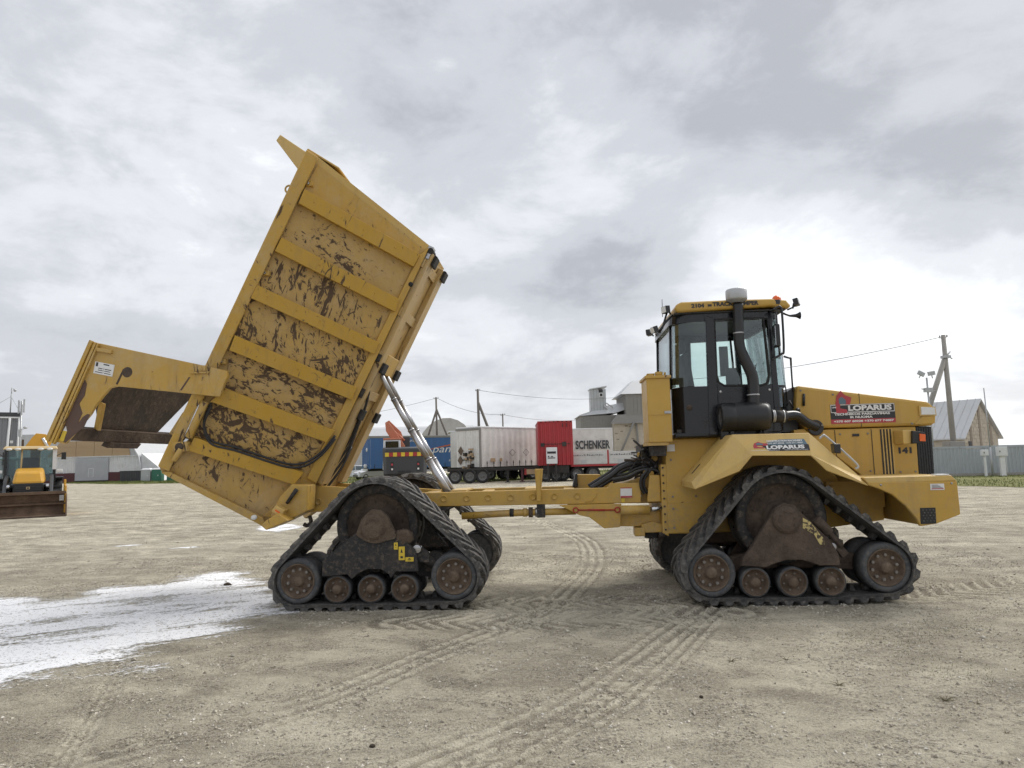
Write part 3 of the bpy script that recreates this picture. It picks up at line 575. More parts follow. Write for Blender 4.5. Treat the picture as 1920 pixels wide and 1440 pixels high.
def make_belt(circles, w, pitch=.15, th=.034, lug=.046, skew=.24):
    L_, f = belt_path(circles, 0); N = int(L_/.03); mb = MB(); vs = []
    def frame(s):
        x, z = f(s); x1, z1 = f(s+.012); x0, z0 = f(s-.012); t = Vector((x1-x0, 0, z1-z0)).normalized(); return Vector((x, 0, z)), t, Vector((-t.z, 0, t.x))
    for i in range(N):
        p, t, n = frame(L_*i/N); o = p+n*th
        vs += [(p.x, 0, p.z), (o.x, .012, o.z), (o.x, w-.012, o.z), (p.x, w, p.z)]
    fs = [(4*i+k, 4*i+(k+1) % 4, 4*((i+1) % N)+(k+1) % 4, 4*((i+1) % N)+k) for i in range(N) for k in range(4)]
    mb.add(vs, fs, 0, False)
    m = int(L_/pitch)
    for i in range(m):
        for half in (0, 1):
            s0 = L_*(i+.5*half)/m; vv = []; K = 4
            for j in range(K):
                u = j/(K-1); y = (.004+u*(w*.53)) if half == 0 else (w-.004-u*(w*.53)); s = s0+u*skew; p, t, n = frame(s)
                hb = .042 if j else .048; ht = .026+.006*u; hh = lug*(1 if j not in (0,) else .82)
                for a, h in ((-hb, th-.004), (hb, th-.004), (ht, th+hh), (-ht, th+hh)):
                    pa, ta, na = frame(s+a); q = pa+na*h; vv.append((q.x, y, q.z))
            ff = [(4*j+k, 4*j+(k+1) % 4, 4*j+4+(k+1) % 4, 4*j+4+k) for j in range(K-1) for k in range(4)]+[(0, 1, 2, 3), tuple(4*(K-1)+k for k in range(4))]
            mb.add(vv, ff, 0, False)
    for i in range(m):                                          # guide teeth on the inside
        p, t, n = frame(L_*i/m); a = p-t*.03; b_ = p+t*.03; c, d = p+t*.016-n*.06, p-t*.016-n*.06
        mb.prism([(q.x, w*.5-.05, q.z) for q in (a, b_, c, d)], [(q.x, w*.5+.05, q.z) for q in (a, b_, c, d)])
    return mb
def bolts(mb, cx, cz, y, r, n, s, mi=0, depth=.02):
    for k in range(n):
        a = 2*math.pi*k/n+.2; x, z = cx+r*math.cos(a), cz+r*math.sin(a); mb.tube([(x, y, z), (x, y-depth, z)], s, 6, mi, True, False)
def idler(cx, cz, r, w):
    mb = MB(); pr = [(.001, .02), (.20*r, .02), (.24*r, .04), (.25*r, .085), (.33*r, .10), (.60*r, .105), (.68*r, .06), (.715*r, .04), (.75*r, .04), (.755*r, .052), (.80*r, .035), (.95*r, .034), (r, .06), (r, .27), (.72*r, .285), (.12, .285)]
    mb.lathe((cx, 0, cz), pr, 36, 'y', [0]*9+[1]*6); bolts(mb, cx, cz, .105, .50*r, 10, .017, 2, .03)
    mb.tube([(cx, .28, cz), (cx, w-.27, cz)], .09, 14)
    mb.lathe((cx, w, cz), [(.1, -.285), (.72*r, -.285), (r, -.27), (r, -.05), (.95*r, -.034), (.2, -.05), (.001, -.06)], 30, 'y', [1]*6)
    return mb
def roller(cx, cz, r, w):
    mb = MB(); pr = [(.001, .015), (.30*r, .015), (.33*r, .05), (.40*r, .09), (.72*r, .095), (.80*r, .05), (.84*r, .03), (.86*r, .03), (.875*r, .04), (.95*r, .035), (r, .06), (r, .26), (.6*r, .27), (.3*r, .27)]
    mb.lathe((cx, 0, cz), pr, 30, 'y', [0]*8+[1]*5); bolts(mb, cx, cz, .095, .55*r, 6, .010, 2)
    mb.tube([(cx, .2, cz), (cx, w-.2, cz)], .06, 10); mb.lathe((cx, w, cz), [(.3*r, -.27), (r, -.26), (r, -.06), (.9*r, -.03), (.001, -.03)], 26, 'y', [1]*4)
    return mb
def drive(cx, cz, r, w):
    mb = MB(); pr = [(.001, .17), (.34*r, .17), (.36*r, .235), (.40*r, .25), (.70*r, .245), (.74*r, .20), (.78*r, .165), (.95*r, .155), (.985*r, .17), (.985*r, .31), (.90*r, .32), (.2, .32)]
    mb.lathe((cx, 0, cz), pr, 48, 'y', [0]*5+[1]*6); mb.lathe((cx, 0, cz), [(.2, .40), (.90*r, .40), (.985*r, .41), (.985*r, .55), (.9*r, .56), (.2, .56)], 40, 'y', [1]*5)
    n = 22
    for k in range(n):                                           # paddles that drive the belt
        a = 2*math.pi*k/n; c, s = math.cos(a), math.sin(a); p = []
        for rr, tt in ((.80*r, -.03), (.98*r, -.025), (.98*r, .025), (.80*r, .03)): p.append((cx+rr*c-tt*s, cz+rr*s+tt*c))
        mb.ext(p, .19, .50, 1)
    bolts(mb, cx, cz, .245, .56*r, 12, .014)
    return mb
def track_unit(cfg, near):
    w = cfg['w']; mm = (lambda q: q) if near else mir
    fr = MB(); pl = P[cfg['frame']]
    fr.ext(pl, .0, .075, 0)
    dx, dz, dr = cfg['drive']
    fr.lathe((dx, 0, dz), [(.001, -.05), (.115, -.05), (.145, -.02), (.15, .16), (.001, .16)], 28, 'y', [1]*4); bolts(fr, dx, dz, -.05, .085, 8, .011, 1, .012)
    (lx, lz, lr), (rx, rz, rr) = cfg['left'], cfg['right']
    fr.ext([(lx, lz-.06), (lx, lz+.07), (lx+.35, .50), (dx, .56), (rx-.35, .52), (rx, rz+.07), (rx, rz-.06), (dx, .36)], w*.5-.07, w*.5+.07, 0)
    fr.ext([(dx-.5, .42), (dx-.2, .80), (dx+.2, .80), (dx+.5, .44)], w-.14, w-.06, 0)
    for x, z, r in cfg['rollers']: fr.box((x-.05, .22, z-.03), (x+.05, w-.22, .42), 0)
    tn = P[cfg['tens']]; fr.ext(tn, .06, .12, 0)
    fr.lathe((tn[0][0]+.02, .0, tn[0][1]-.07), [(.001, .02), (.045, .02), (.045, .1)], 16, 'y', [2]*2)
    if cfg['frame'] == 'fframe': (ax, az), (bx, bz) = P['fcyl']; fr.tube([(ax, .06, az), (bx, .06, bz)], .055, 14, 1); fr.tube([(bx, .06, bz), (bx+.12, .06, bz-.14)], .03, 10, 0)
    else: fr.tube([(-1.60, .08, .62), (-1.25, .2, .40)], .05, 10, 0)
    if cfg['frame'] == 'rframe':                                 # mud caked over the hub
        fr.ext([(-2.045, 1.095), (-2.10, 1.05), (-2.155, .995), (-2.205, .865), (-2.215, .83), (-2.18, .80), (-2.14, .775), (-2.09, .75), (-2.04, .735), (-1.99, .73), (-1.94, .74), (-1.89, .755), (-1.84, .765), (-1.79, .775), (-1.77, .80), (-1.80, .868), (-1.875, 1.02), (-1.95, 1.088)], -.022, .06, 1)
        nb = len(fr.v); fr.ball((-1.71, .06, .785), .105, 14, 10, 1, -1, (1.15, .75, .85)); jr = random.Random(2)
        fr.v[nb:] = [(x+jr.uniform(-.012, .012), y+jr.uniform(-.012, .012), z+jr.uniform(-.012, .012)) for x, y, z in fr.v[nb:]]
    frame = part(mm(fr), 'track_frame', cfg['mats'], bevel=.012)
    part(mm(make_belt([cfg['drive'], cfg['right']]+cfg['rollers'][::-2]+[cfg['left']], w)), 'rubber_track', 'rubber', frame)
    part(mm(drive(dx, dz, dr, w)), 'drive_wheel', [cfg['dmat'], 'muddy_black'], frame)
    for c in ('left', 'right'): part(mm(idler(*cfg[c], w)), 'idler_wheel', ['rusty_rim', 'tyre_wall', 'bolt_steel'], frame)
    for c in cfg['rollers']: part(mm(roller(*c, w)), 'track_roller', ['rusty_rim', 'tyre_wall', 'bolt_steel'], frame)
    if near:
        if cfg['frame'] == 'rframe':
            for x0, x1, z0, z1 in ((-1.80, -1.758, .66, .735), (-1.748, -1.682, .545, .69), (-1.675, -1.585, .53, .575)):
                mb = MB().box((x0, -.008, z0), (x1, -.002, z1), 0); w_ = x1-x0
                mb.box((x0+w_*.3, -.0095, z0+.02), (x1-w_*.3, -.008, z0+(z1-z0)*.30), 1); mb.add([(x0+w_*.3, -.0095, z0+(z1-z0)*.55), (x1-w_*.3, -.0095, z0+(z1-z0)*.55), ((x0+x1)/2, -.0095, z0+(z1-z0)*.85)], [(0, 1, 2)], 1)
                part(mb, 'warning_sticker', ['yellow_print', 'decal_black'], frame)
        else: part(MB().ext(P['fpaint'], -.003, 0), 'worn_paint_patch', 'flaked_yellow', frame)
    return frame
# flaked yellow paint on the frame plate
m, nt, b, out = new_mat('flaked_yellow'); co = objco(nt); k = noise(nt, co, 22, 5, .7)
setin(nt, b, base=mix(nt, ramp(nt, k, [(.47, 0.0), (.5, 1.0)]), (.07, .05, .038), (.55, .45, .19)), rough=.8)
REAR = dict(w=.70, frame='rframe', tens='rtens', drive=(-2.025, .905, .470), left=(-2.888, .330, .250), right=(-1.152, .355, .256), rollers=[(-2.447, .236, .154), (-2.069, .234, .154), (-1.699, .234, .154)], mats=['muddy_black', 'mud', 'steel'], dmat='muddy_brown')
FRONT = dict(w=.70, frame='fframe', tens='ftens', drive=(2.408, .895, .492), left=(1.609, .345, .256), right=(3.421, .372, .258), rollers=[(2.061, .240, .160), (2.454, .238, .160), (2.845, .238, .160)], mats=['muddy_brown', 'muddy_brown', 'steel'], dmat='muddy_brown')
for cfg in (REAR, FRONT):
    for near_ in (True, False): track_unit(cfg, near_)
part(MB().tube([(-2.025, .3, .905), (-2.025, 2.4, .905)], .16, 18).box((-2.2, .95, .72), (-1.85, 1.75, 1.04)), 'rear_axle', 'muddy_brown', bevel=.02)
part(MB().tube([(2.408, .3, .895), (2.408, 2.4, .895)], .18, 18), 'front_axle', 'muddy_brown')

# ---- rear chassis
RAIL = [(-3.18, 1.02), (-1.5, 1.06), (.41, 1.05), (.99, 1.05), (1.0, 1.287), (.637, 1.287), (.602, 1.238), (.387, 1.235), (-1.6, 1.226), (-2.4, 1.30), (-3.12, 1.36)]
for y0 in (.85, 1.75):
    rl = part(MB().ext(RAIL, y0, y0+.10), 'chassis_rail', 'yellow', bevel=.008)
    if y0 < 1:
        for x, z in P['boss']+[(-2.93, 1.15)]: part(MB().lathe((x, y0, z), [(.001, -.006), (.028, -.006), (.031, -.014), (.037, -.014), (.040, .0)], 20), 'boss', 'yellow', rl)
        part(MB().tube([(-1.62, y0-.004, 1.21), (-1.46, y0-.004, 1.075)], .006, 6), 'weld_seam', 'yellow_worn', rl)
        part(MB().tube([(.33, y0-.004, 1.075), (.40, y0-.004, 1.08), (.45, y0-.004, 1.13), (.47, y0-.004, 1.17)], .007, 6), 'weld_seam', 'yellow_worn', rl)
for x in (-2.9, -1.62, -.9, .15): part(MB().box((x-.07, .95, 1.08), (x+.07, 1.75, 1.215)), 'cross_member', 'yellow_dusty', bevel=.01)
for x in (-1.32, -.40): part(MB().box((x, 1.0, 1.225), (x+.2, 1.7, 1.245)), 'deck_plate', 'yellow_light')
part(MB().ext([(-2.3, .98), (-1.4, .98), (-1.25, 1.05), (-2.45, 1.05)], .80, 1.9), 'axle_carrier', 'muddy_black', bevel=.01)
for y0 in (.80, 1.80): part(MB().ext(P['artic'], y0, y0+.05), 'hitch_plate', 'yellow', bevel=.006)
part(MB().ext(P['artic2'], .98, 1.72), 'hitch_block', 'yellow_dusty', bevel=.01)
part(MB().ext([(1.06, 1.06), (1.22, 1.06), (1.22, 1.375), (1.10, 1.375)], .80, .97), 'hitch_cheek', 'yellow', bevel=.008)
pp = P['pipe']
dt = part(MB().tube([(x, .90, z) for x, z in pp], .042, 14), 'drive_shaft_tube', 'yellow_dusty')
for x, r, mt in ((-.56, .05, 'muddy_black'), (-.40, .052, 'yellow_dusty'), (-.33, .062, 'muddy_brown'), (-.25, .058, 'steel')):
    part(MB().tube([(x-.025, .90, .962), (x+.025, .90, .962)], r, 14), 'collar', mt, dt)
part(MB().box((-.255, .84, .90), (-.155, .96, 1.06)), 'shaft_hanger', 'muddy_black', bevel=.006)
part(MB().ext(P['post'], .78, .84).box((-.25, .77, 1.10), (-.2, .80, 1.48)), 'body_post', 'yellow', bevel=.006)
part(MB().ext(P['farbox'], 1.75, 1.95).ext([(P['farbox'][0][0]-.05, 1.22), (P['farbox'][0][0]-.005, 1.40), (P['farbox'][0][0]+.02, 1.40), (P['farbox'][0][0]+.02, 1.22)], 1.7, 1.98, 1), 'body_stop', ['yellow', 'black_paint'], bevel=.006)
rb = MB(); (x0, z0), (x1, z1) = P['redbar']; y = .79
rb.tube([(x0+.03, y, z0), (x1-.03, y, z1)], .008, 8); rb.tube([(x0+.15, y, z0), (x1-.15, y, z1)], .012, 8)
for x, z in ((x0, z0), (x1, z1)): rb.tube([(x+.03*math.cos(q), y, z+.03*math.sin(q)) for q in np.linspace(0, 6.28, 15)], .007, 6)
part(rb, 'locking_bar', 'red_paint')
sc_ = P['steercyl']; part(MB().tube([(sc_[0][0], .76, sc_[0][1]), (sc_[1][0], .76, sc_[1][1])], .055, 16).tube([(sc_[1][0], .76, sc_[1][1]), (sc_[2][0], .76, sc_[2][1])], .03, 12, 1), 'steering_cylinder', ['yellow_dusty', 'chrome'])
part(MB().ext(P['swivel'], .84, 1.9).box((.90, .82, .66), (1.02, 1.0, .76)).tube([(1.12, 1.0, .62), (1.12, 1.0, .84)], .09, 14, 1), 'swivel_joint', ['yellow_dusty', 'muddy_black'], bevel=.01)
part(MB().ext([(.70, .775), (1.0, .765), (1.22, .74), (1.22, .94), (.70, .94)], .90, 1.80), 'hitch_lower', 'yellow_dusty', bevel=.01)
part(MB().ext([(.98, .66), (1.12, .66), (1.12, .765), (.98, .765)], .95, 1.1), 'hitch_pin', 'muddy_black', bevel=.008)
part(MB().ext([(1.215, .70), (1.285, .66), (1.295, 1.50), (1.23, 1.50)], .74, 1.96), 'articulation_frame', 'yellow_dusty', bevel=.01)
part(MB().ext([(x, z) for x, z in P['decal_rail']], .838, .846), 'paper_sticker', 'white_print'); part(MB().ext([(.752, 1.225), (.888, 1.225), (.888, 1.235), (.752, 1.235)], .834, .838).ext([(.752, 1.115), (.888, 1.115), (.888, 1.135), (.752, 1.135)], .834, .838), 'sticker_band', 'decal_red')
part(MB().box((.76, .842, 1.06), (.80, .848, 1.105)), 'hazard_sticker', 'yellow_print')
part(MB().ext(P['white_blk'], .86, .95), 'hose_bracket', 'white_print', bevel=.004)
# hoses over the articulation joint
r_ = random.Random(11)
def hose(pts, y0, y1, r, mat='hose_black', n=10):
    p = [(x, y0+(y1-y0)*i/(len(pts)-1)+0, z) for i, (x, z) in enumerate(pts)]; return part(MB().tube(smooth_path(p, n), r, 10), 'hydraulic_hose', mat)
hose(P['hose_a'], .98, 1.1, .032); hose([(x+.03, z-.045) for x, z in P['hose_a']], 1.12, 1.2, .020); hose([(x-.02, z+.02) for x, z in P['hose_a']], 1.25, 1.3, .022)
hose(P['hose_b'], .90, .85, .019); hose([(x+.01, z-.03+.03*i/5) for i, (x, z) in enumerate(P['hose_b'])], .96, .9, .017); hose([(x, z+.03) for x, z in P['hose_b']], 1.05, .98, .016)
hose(P['hose_c'], .85, .95, .020); hose(P['hose_d'], .80, .84, .018); hose([(x+.04, z) for x, z in P['hose_d']], .82, .86, .018)
for k in range(28):
    x, z = r_.uniform(.95, 1.22), r_.uniform(1.34, 1.70); dx, dz = r_.uniform(-.22, .1), r_.uniform(-.28, .2)
    hose([(x, z), (x+dx*.5+.06, z+dz*.3), (x+dx, z+dz)], r_.uniform(.85, 1.3), r_.uniform(.85, 1.3), r_.uniform(.008, .016), r_.choice(['hose_black', 'hose_black', 'steel', 'muddy_brown']), 6)
vb = MB()
for k in range(12):
    x, y, z = r_.uniform(1.02, 1.22), r_.uniform(.86, 1.3), r_.uniform(1.40, 1.72); vb.tube([(x, y, z), (x+r_.uniform(-.02, .02), y-.06, z+r_.uniform(-.02, .02))], r_.uniform(.022, .04), 10, r_.randrange(3))
vb.box((1.05, 1.0, 1.40), (1.24, 1.7, 1.74), 1); part(vb, 'valve_block', ['steel', 'muddy_black', 'yellow_dusty'])

# ---- dump body
nS = Vector(B['n']).normalized(); nSm = Vector((nS.x, -nS.y, nS.z))
def my(p): return (p[0], 2*CY-p[1], p[2])
C_ = B['corner']
shell = MB(); shell.slab(C_, nS, -.06, -.004); shell.slab([my(p) for p in C_], nSm, -.06, 0)
F1, F0 = C_[8], C_[7]; T1 = C_[10]                              # floor front, floor rear, rim front
dirF = (Vector(F1)-Vector(F0)).normalized(); nF = Vector((0, 1, 0)).cross(dirF); nF = nF if nF.x > 0 else -nF
Fr = Vector(F0)-dirF*.42
shell.slab([F1, my(F1), my(tuple(Fr)), tuple(Fr)], nF, -.05, -.002, 1)
nH = Vector((0, 1, 0)).cross(Vector(F1)-Vector(T1)).normalized(); nH = nH if nH.z > 0 else -nH
shell.slab([F1, my(F1), my(T1), T1], nH, -.04, .035, 2)
body = part(shell, 'dump_body', ['yellow_scraped', 'yellow_tan', 'yellow_light'])
def sub(mb, name, mats, bevel=0.0): return part(mb, name, mats, body, bevel)
sub(MB().slab(B['rim'], nS, .0, .085), 'rim_rail', 'yellow_worn', .012); sub(mir(MB().slab(B['rim'], nS, .0, .085)), 'rim_rail', 'yellow_worn', .012)
sub(MB().slab(B['floorrail'], nS, .0, .05), 'floor_rail', 'yellow', .008); sub(mir(MB().slab(B['floorrail'], nS, .0, .05)), 'floor_rail', 'yellow', .008)
sub(MB().slab(B['bottomrail'], nS, .0, .07), 'tail_rail', 'yellow_worn', .01)
RB = B['ribs']
for rib in RB:
    mb = MB(); a, b_, c, d = [Vector(p) for p in rib]; mb.slab(rib, nS, .0, .105)
    for u in (.1, .33, .52, .8): q = a.lerp(b_, u).lerp(d.lerp(c, u), .45)+nS*.105; mb.ball(tuple(q), .011, 8, 4)
    sub(mb, 'side_rib', 'yellow_rib', .010)
edges = [(B['toptri'][0], B['toptri'][1])]
tt = B['toptri']; sub(MB().slab(tt, nS, -.004, .012), 'side_panel', 'yellow_worn')
for i in range(6):
    lo = (RB[i][3], RB[i][2]); hi = (RB[i+1][0], RB[i+1][1]) if i < 5 else (B['bottomrail'][0], B['bottomrail'][1])
    sub(MB().slab([lo[0], lo[1], hi[1], hi[0]], nS, -.004, .003+.001*(i % 3)), 'side_panel', SCR[i])
sub(MB().slab([RB[5][1], RB[5][2], B['bottomrail'][1], C_[5], C_[6], C_[7]], nS, -.004, .010), 'tail_gusset', 'yellow_worn', .004)
# front lip and spill canopy
sub(MB().ext([(-3.528, 5.839), (-3.475, 5.916), (-2.80, 5.42), (-2.70, 5.24), (-2.80, 5.19), (-3.0, 5.10)], .9, 1.8), 'spill_canopy', 'yellow_light', .01)
tv, fv = Vector(T1), Vector(F1)
sub(MB().slab([tuple(tv+nH*.02), my(tuple(tv+nH*.02)), my(tuple(tv.lerp(fv, .22)+nH*.075)), tuple(tv.lerp(fv, .22)+nH*.075)], nH, 0, .02), 'headboard_lip', 'yellow_light', .006)
# underside: long beams with rubber rest pads
for y in (.83, 1.62):
    p = [tuple(Vector((F1[0], y, F1[2]))-dirF*.03), tuple(Vector((F1[0], y+.25, F1[2]))-dirF*.03), tuple(Vector((F0[0], y+.25, F0[2]))), tuple(Vector((F0[0], y, F0[2])))]
    bm_ = sub(MB().slab(p, nF, .0, .07), 'floor_beam', 'yellow_tan', .008)
for u in (.03, .50, .70):
    q = Vector(F1)+(Vector(F0)-Vector(F1))*u
    for y in (.92, 1.66): sub(MB().slab([tuple(Vector((q.x, y, q.z))+dirF*.07), tuple(Vector((q.x, y+.2, q.z))+dirF*.07), tuple(Vector((q.x, y+.2, q.z))-dirF*.07), tuple(Vector((q.x, y, q.z))-dirF*.07)], nF, .07, .11), 'rest_pad', 'rubber_dark', .01)
for u in (.06, .27, .46, .62): 
    q = Vector(F1)+(Vector(F0)-Vector(F1))*u; sub(MB().slab([tuple(Vector((q.x, .80, q.z))+dirF*.06), tuple(Vector((q.x, 1.9, q.z))+dirF*.06), tuple(Vector((q.x, 1.9, q.z))-dirF*.06), tuple(Vector((q.x, .80, q.z))-dirF*.06)], nF, .0, .03), 'floor_cross_rib', 'yellow_tan', .006)
q0 = Vector(F1)+(Vector(F0)-Vector(F1))*.48
sub(MB().slab([tuple(Vector((q0.x, 1.02, q0.z))+dirF*.13), tuple(Vector((q0.x, 1.58, q0.z))+dirF*.13), tuple(Vector((q0.x, 1.58, q0.z))-dirF*.13), tuple(Vector((q0.x, 1.02, q0.z))-dirF*.13)], nF, .0, .075), 'cylinder_mount', 'yellow_dusty', .01)
q = Vector(F1); sub(MB().slab([tuple(q+Vector((0, -.02, 0))+dirF*.04), tuple(q+Vector((0, .12, 0))+dirF*.04), tuple(q+Vector((0, .12, 0))-dirF*.13), tuple(q+Vector((0, -.02, 0))-dirF*.13)], nF, -.02, .05).tube([tuple(q+nF*.03-dirF*.02+Vector((0, -.03, 0))), tuple(q+nF*.03-dirF*.02+Vector((0, .15, 0)))], .04, 12, 1), 'corner_bracket', ['steel', 'rubber_dark'], .005)
for u, du in ((.47, .05), (.62, .06)):
    q = Vector(F1)+(Vector(F0)-Vector(F1))*u; sub(MB().slab([tuple(q+Vector((0, -.015, 0))+dirF*du), tuple(q+Vector((0, .10, 0))+dirF*du), tuple(q+Vector((0, .10, 0))-dirF*du), tuple(q+Vector((0, -.015, 0))-dirF*du)], nF, .0, .05), 'rail_clamp', 'muddy_black', .005)
q = Vector(F1)+(Vector(F0)-Vector(F1))*.16-nF*.03+nS*.05; sub(MB().ball(tuple(q), .035, 10, 6), 'rail_plug', 'rubber_dark')
# hinge bracket, latch hook and rear marker lamp
sub(MB().ext(P['hoist'], .50, .78), 'hinge_bracket', 'yellow_worn', .012)
sub(MB().ext([(-3.36, .98), (-3.22, 1.06), (-3.10, .97), (-3.36, .87), (-3.42, .92)], .30, .55), 'hinge_foot', 'yellow_dusty', .01)
sub(MB().tube([(-3.18, .47, 1.16), (-3.12, .46, 1.24), (-3.06, .46, 1.32)], [.02, .022, .026], 10), 'latch_lever', 'muddy_black')
sub(MB().tube(smooth_path([(-3.06, .9, .98), (-3.04, .9, .90), (-3.09, .9, .86), (-3.13, .9, .88)], 5), .025, 10).tube(smooth_path([(-2.92, .95, 1.0), (-2.90, .95, .93), (-2.95, .95, .89)], 5), .025, 10), 'tow_hook', 'muddy_black')
lm = sub(MB().ext(P['blamp'], .36, .50), 'marker_lamp_box', 'yellow_light', .006); part(MB().ext([(-3.27, 1.10), (-3.215, 1.065), (-3.222, 1.048), (-3.277, 1.083)], .352, .36), 'marker_lens', 'lens_orange', lm)
rp = Vector((-3.62, .56, 1.02))+nS*.08; sub(MB().ball(tuple(rp), .045, 10, 6, 0, -1, (1, .5, .7)), 'reflector', 'lens_clear')
# tailgate ram and its hoses on the near side
cyl = [(-3.991, .074, 2.366), (-4.083, .076, 2.161), (-4.172, .076, 1.969), (-4.255, .06, 1.861)]; cn = [tuple(Vector(p)+nS*.11) for p in cyl]
sub(MB().tube([cn[0], cn[2]], .042, 14, 0).tube([cn[2], cn[3]], .022, 10, 1).tube([tuple(Vector(cn[0])+Vector((-.05, 0, .0))), tuple(Vector(cn[2])+Vector((-.05, 0, 0)))], .014, 8, 1), 'tailgate_ram', ['yellow_worn', 'chrome'])
q = Vector(cn[3]); sub(MB().box((q.x-.09, q.y-.02, q.z-.05), (q.x+.08, q.y+.08, q.z+.06), 0).tube([(q.x, q.y-.05, q.z), (q.x, q.y+.05, q.z)], .045, 12, 1).tube([(q.x-.06, q.y-.03, q.z-.15), (q.x+.02, q.y-.03, q.z-.02)], .03, 10, 0), 'ram_bracket', ['yellow_worn', 'muddy_brown'], .006)
hp = [(-3.945, .108, 2.312), (-4.024, .11, 2.13), (-4.02, .146, 1.979), (-3.951, .202, 1.874), (-3.748, .312, 1.809), (-3.437, .488, 1.676), (-3.222, .606, 1.6), (-3.054, .683, 1.615), (-2.876, .739, 1.739), (-2.72, .771, 1.93)]
for dz, dd in ((0, .10), (.035, .09)): sub(MB().tube(smooth_path([tuple(Vector(p)+nS*dd+Vector((.01, 0, dz))) for p in hp], 6), .014, 8), 'hydraulic_hose', 'hose_black')
for p in ((-2.781, .092, 4.878), (-3.287, .085, 3.827), (-3.781, .076, 2.809)):
    q = Vector(p)+nS*.02; sub(MB().box((q.x-.05, q.y-.03, q.z-.03), (q.x+.03, q.y+.03, q.z+.03), 0).tube([(q.x-.02, q.y-.05, q.z), (q.x-.02, q.y, q.z)], .02, 8, 1), 'sheet_hook', ['yellow_dusty', 'steel'], .005)
q = Vector((-2.985, .01, 4.80)); sub(MB().tube([tuple(q+Vector((.045*math.cos(a)-.02, 0, .045*math.sin(a)))) for a in np.linspace(0, 6.28, 16)], .012, 6), 'lifting_eye', 'yellow_worn')
for k in range(5):
    u = .60+.06*k; q = Vector(F1)+(Vector(F0)-Vector(F1))*u; sub(MB().tube(smooth_path([tuple(q+nF*.06+Vector((0, .15+.1*k, 0))), tuple(q+nF*.1-dirF*.3+Vector((0, .2+.05*k, 0))), tuple(q+nF*.03-dirF*.75+Vector((0, .3, 0)))], 6), .016, 8), 'hydraulic_hose', 'hose_black')

# ---- tailgate, swung open
tg = MB(); arm = P['tgarm']; tg.ext(arm, -.10, -.055)
gate = part(tg, 'tailgate', 'yellow_worn', bevel=.008)
part(mir(MB().ext(arm, -.10, -.055)), 'tailgate_arm', 'yellow_worn', gate, .008)
ta, tb = Vector((-5.215, 0, 3.05)), Vector((-5.685, 0, 1.945)); tdv = tb-ta; tn_ = Vector((0, 1, 0)).cross(tdv).normalized(); tn_ = tn_ if tn_.x > 0 else -tn_
def tp(t, y): q = ta+tdv*t; return (q.x, y, q.z)
part(MB().slab([tp(0, -.05), tp(0, 2.75), tp(.36, 2.75), tp(.42, 2.3), tp(.84, 1.87), tp(.84, .60), tp(.60, .36), tp(.36, -.05)], tn_, .0, .03), 'gate_sheet', 'scoop_steel', gate, .006)
part(MB().slab([tp(.84, -.05), tp(.84, 2.75), tp(.97, 2.75), tp(.97, -.05)], tn_, -.02, .07), 'gate_bottom_bar', 'muddy_brown', gate, .008)
part(MB().slab([tp(.97, .84), tp(.97, 1.5), tp(1.03, 1.45), tp(1.03, .80)], tn_, .0, .09), 'gate_lip', 'muddy_brown', gate, .006)
part(MB().slab([tp(.56, .36), tp(.56, .42), tp(.845, .54), tp(.845, .48)], tn_, .03, .09), 'gate_post', 'yellow_dusty', gate, .006); part(mir(MB().slab([tp(.56, .36), tp(.56, .42), tp(.845, .54), tp(.845, .48)], tn_, .03, .09)), 'gate_post', 'yellow_dusty', gate, .006)
part(MB().slab([tp(0, -.11), tp(0, 2.8), tp(.05, 2.8), tp(.05, -.11)], tn_, -.06, .05), 'gate_top_bar', 'yellow_worn', gate, .008)
for o_, w_ in ((-.055, .045), (.01, .03), (.05, .02)): part(MB().slab([tp(-.01, -.135), tp(-.01, -.10), tp(1.01, -.10), tp(1.01, -.135)], tn_, o_, o_+w_), 'gate_edge_strip', 'yellow_worn', gate, .004)
# scraped lower corner, sticker, pivot pin and raised bar of the near arm
m, nt, b, out = new_mat('bare_brown'); co = objco(nt); k = noise(nt, mapping(nt, co, (9, 9, 2.5), (0, .45, 0)), 1.3, 6, .7)
setin(nt, b, base=mix(nt, noise(nt, co, 9, 5), (.085, .05, .04), (.13, .08, .06)), rough=.75); 
part(MB().ext([(-5.33, 2.66), (-5.29, 2.58), (-5.31, 2.45), (-5.37, 2.36), (-5.33, 2.25), (-5.38, 2.13), (-5.32, 2.21), (-5.27, 2.24), (-5.24, 2.23), (-5.30, 2.10), (-5.52, 1.92), (-5.60, 1.98), (-5.45, 2.35)], -.104, -.10), 'scraped_corner', 'bare_brown', gate)
part(MB().ext(P['tgdecal'], -.106, -.10), 'paper_plate', 'white_print', gate)
dc = P['tgdecal']; d0 = Vector((dc[3][0], -.1065, dc[3][1])); ex = (Vector((dc[2][0], 0, dc[2][1]))-Vector((dc[3][0], 0, dc[3][1]))); ez = (Vector((dc[0][0], 0, dc[0][1]))-Vector((dc[3][0], 0, dc[3][1])))
mb = MB()
for u0, u1, v0, v1 in ((.06, .17, .62, .95), (.45, .75, .82, .92), (.22, .44, .45, .52), (.55, .9, .45, .52), (.22, .46, .3, .36), (.55, .85, .3, .36), (.08, .46, .12, .18), (.55, .9, .12, .18), (.49, .505, .1, .6)):
    q = [d0+ex*u+ez*v for u, v in ((u0, v0), (u1, v0), (u1, v1), (u0, v1))]; mb.add([tuple(p) for p in q], [(0, 1, 2, 3)])
part(mb, 'plate_print', 'decal_black', gate)
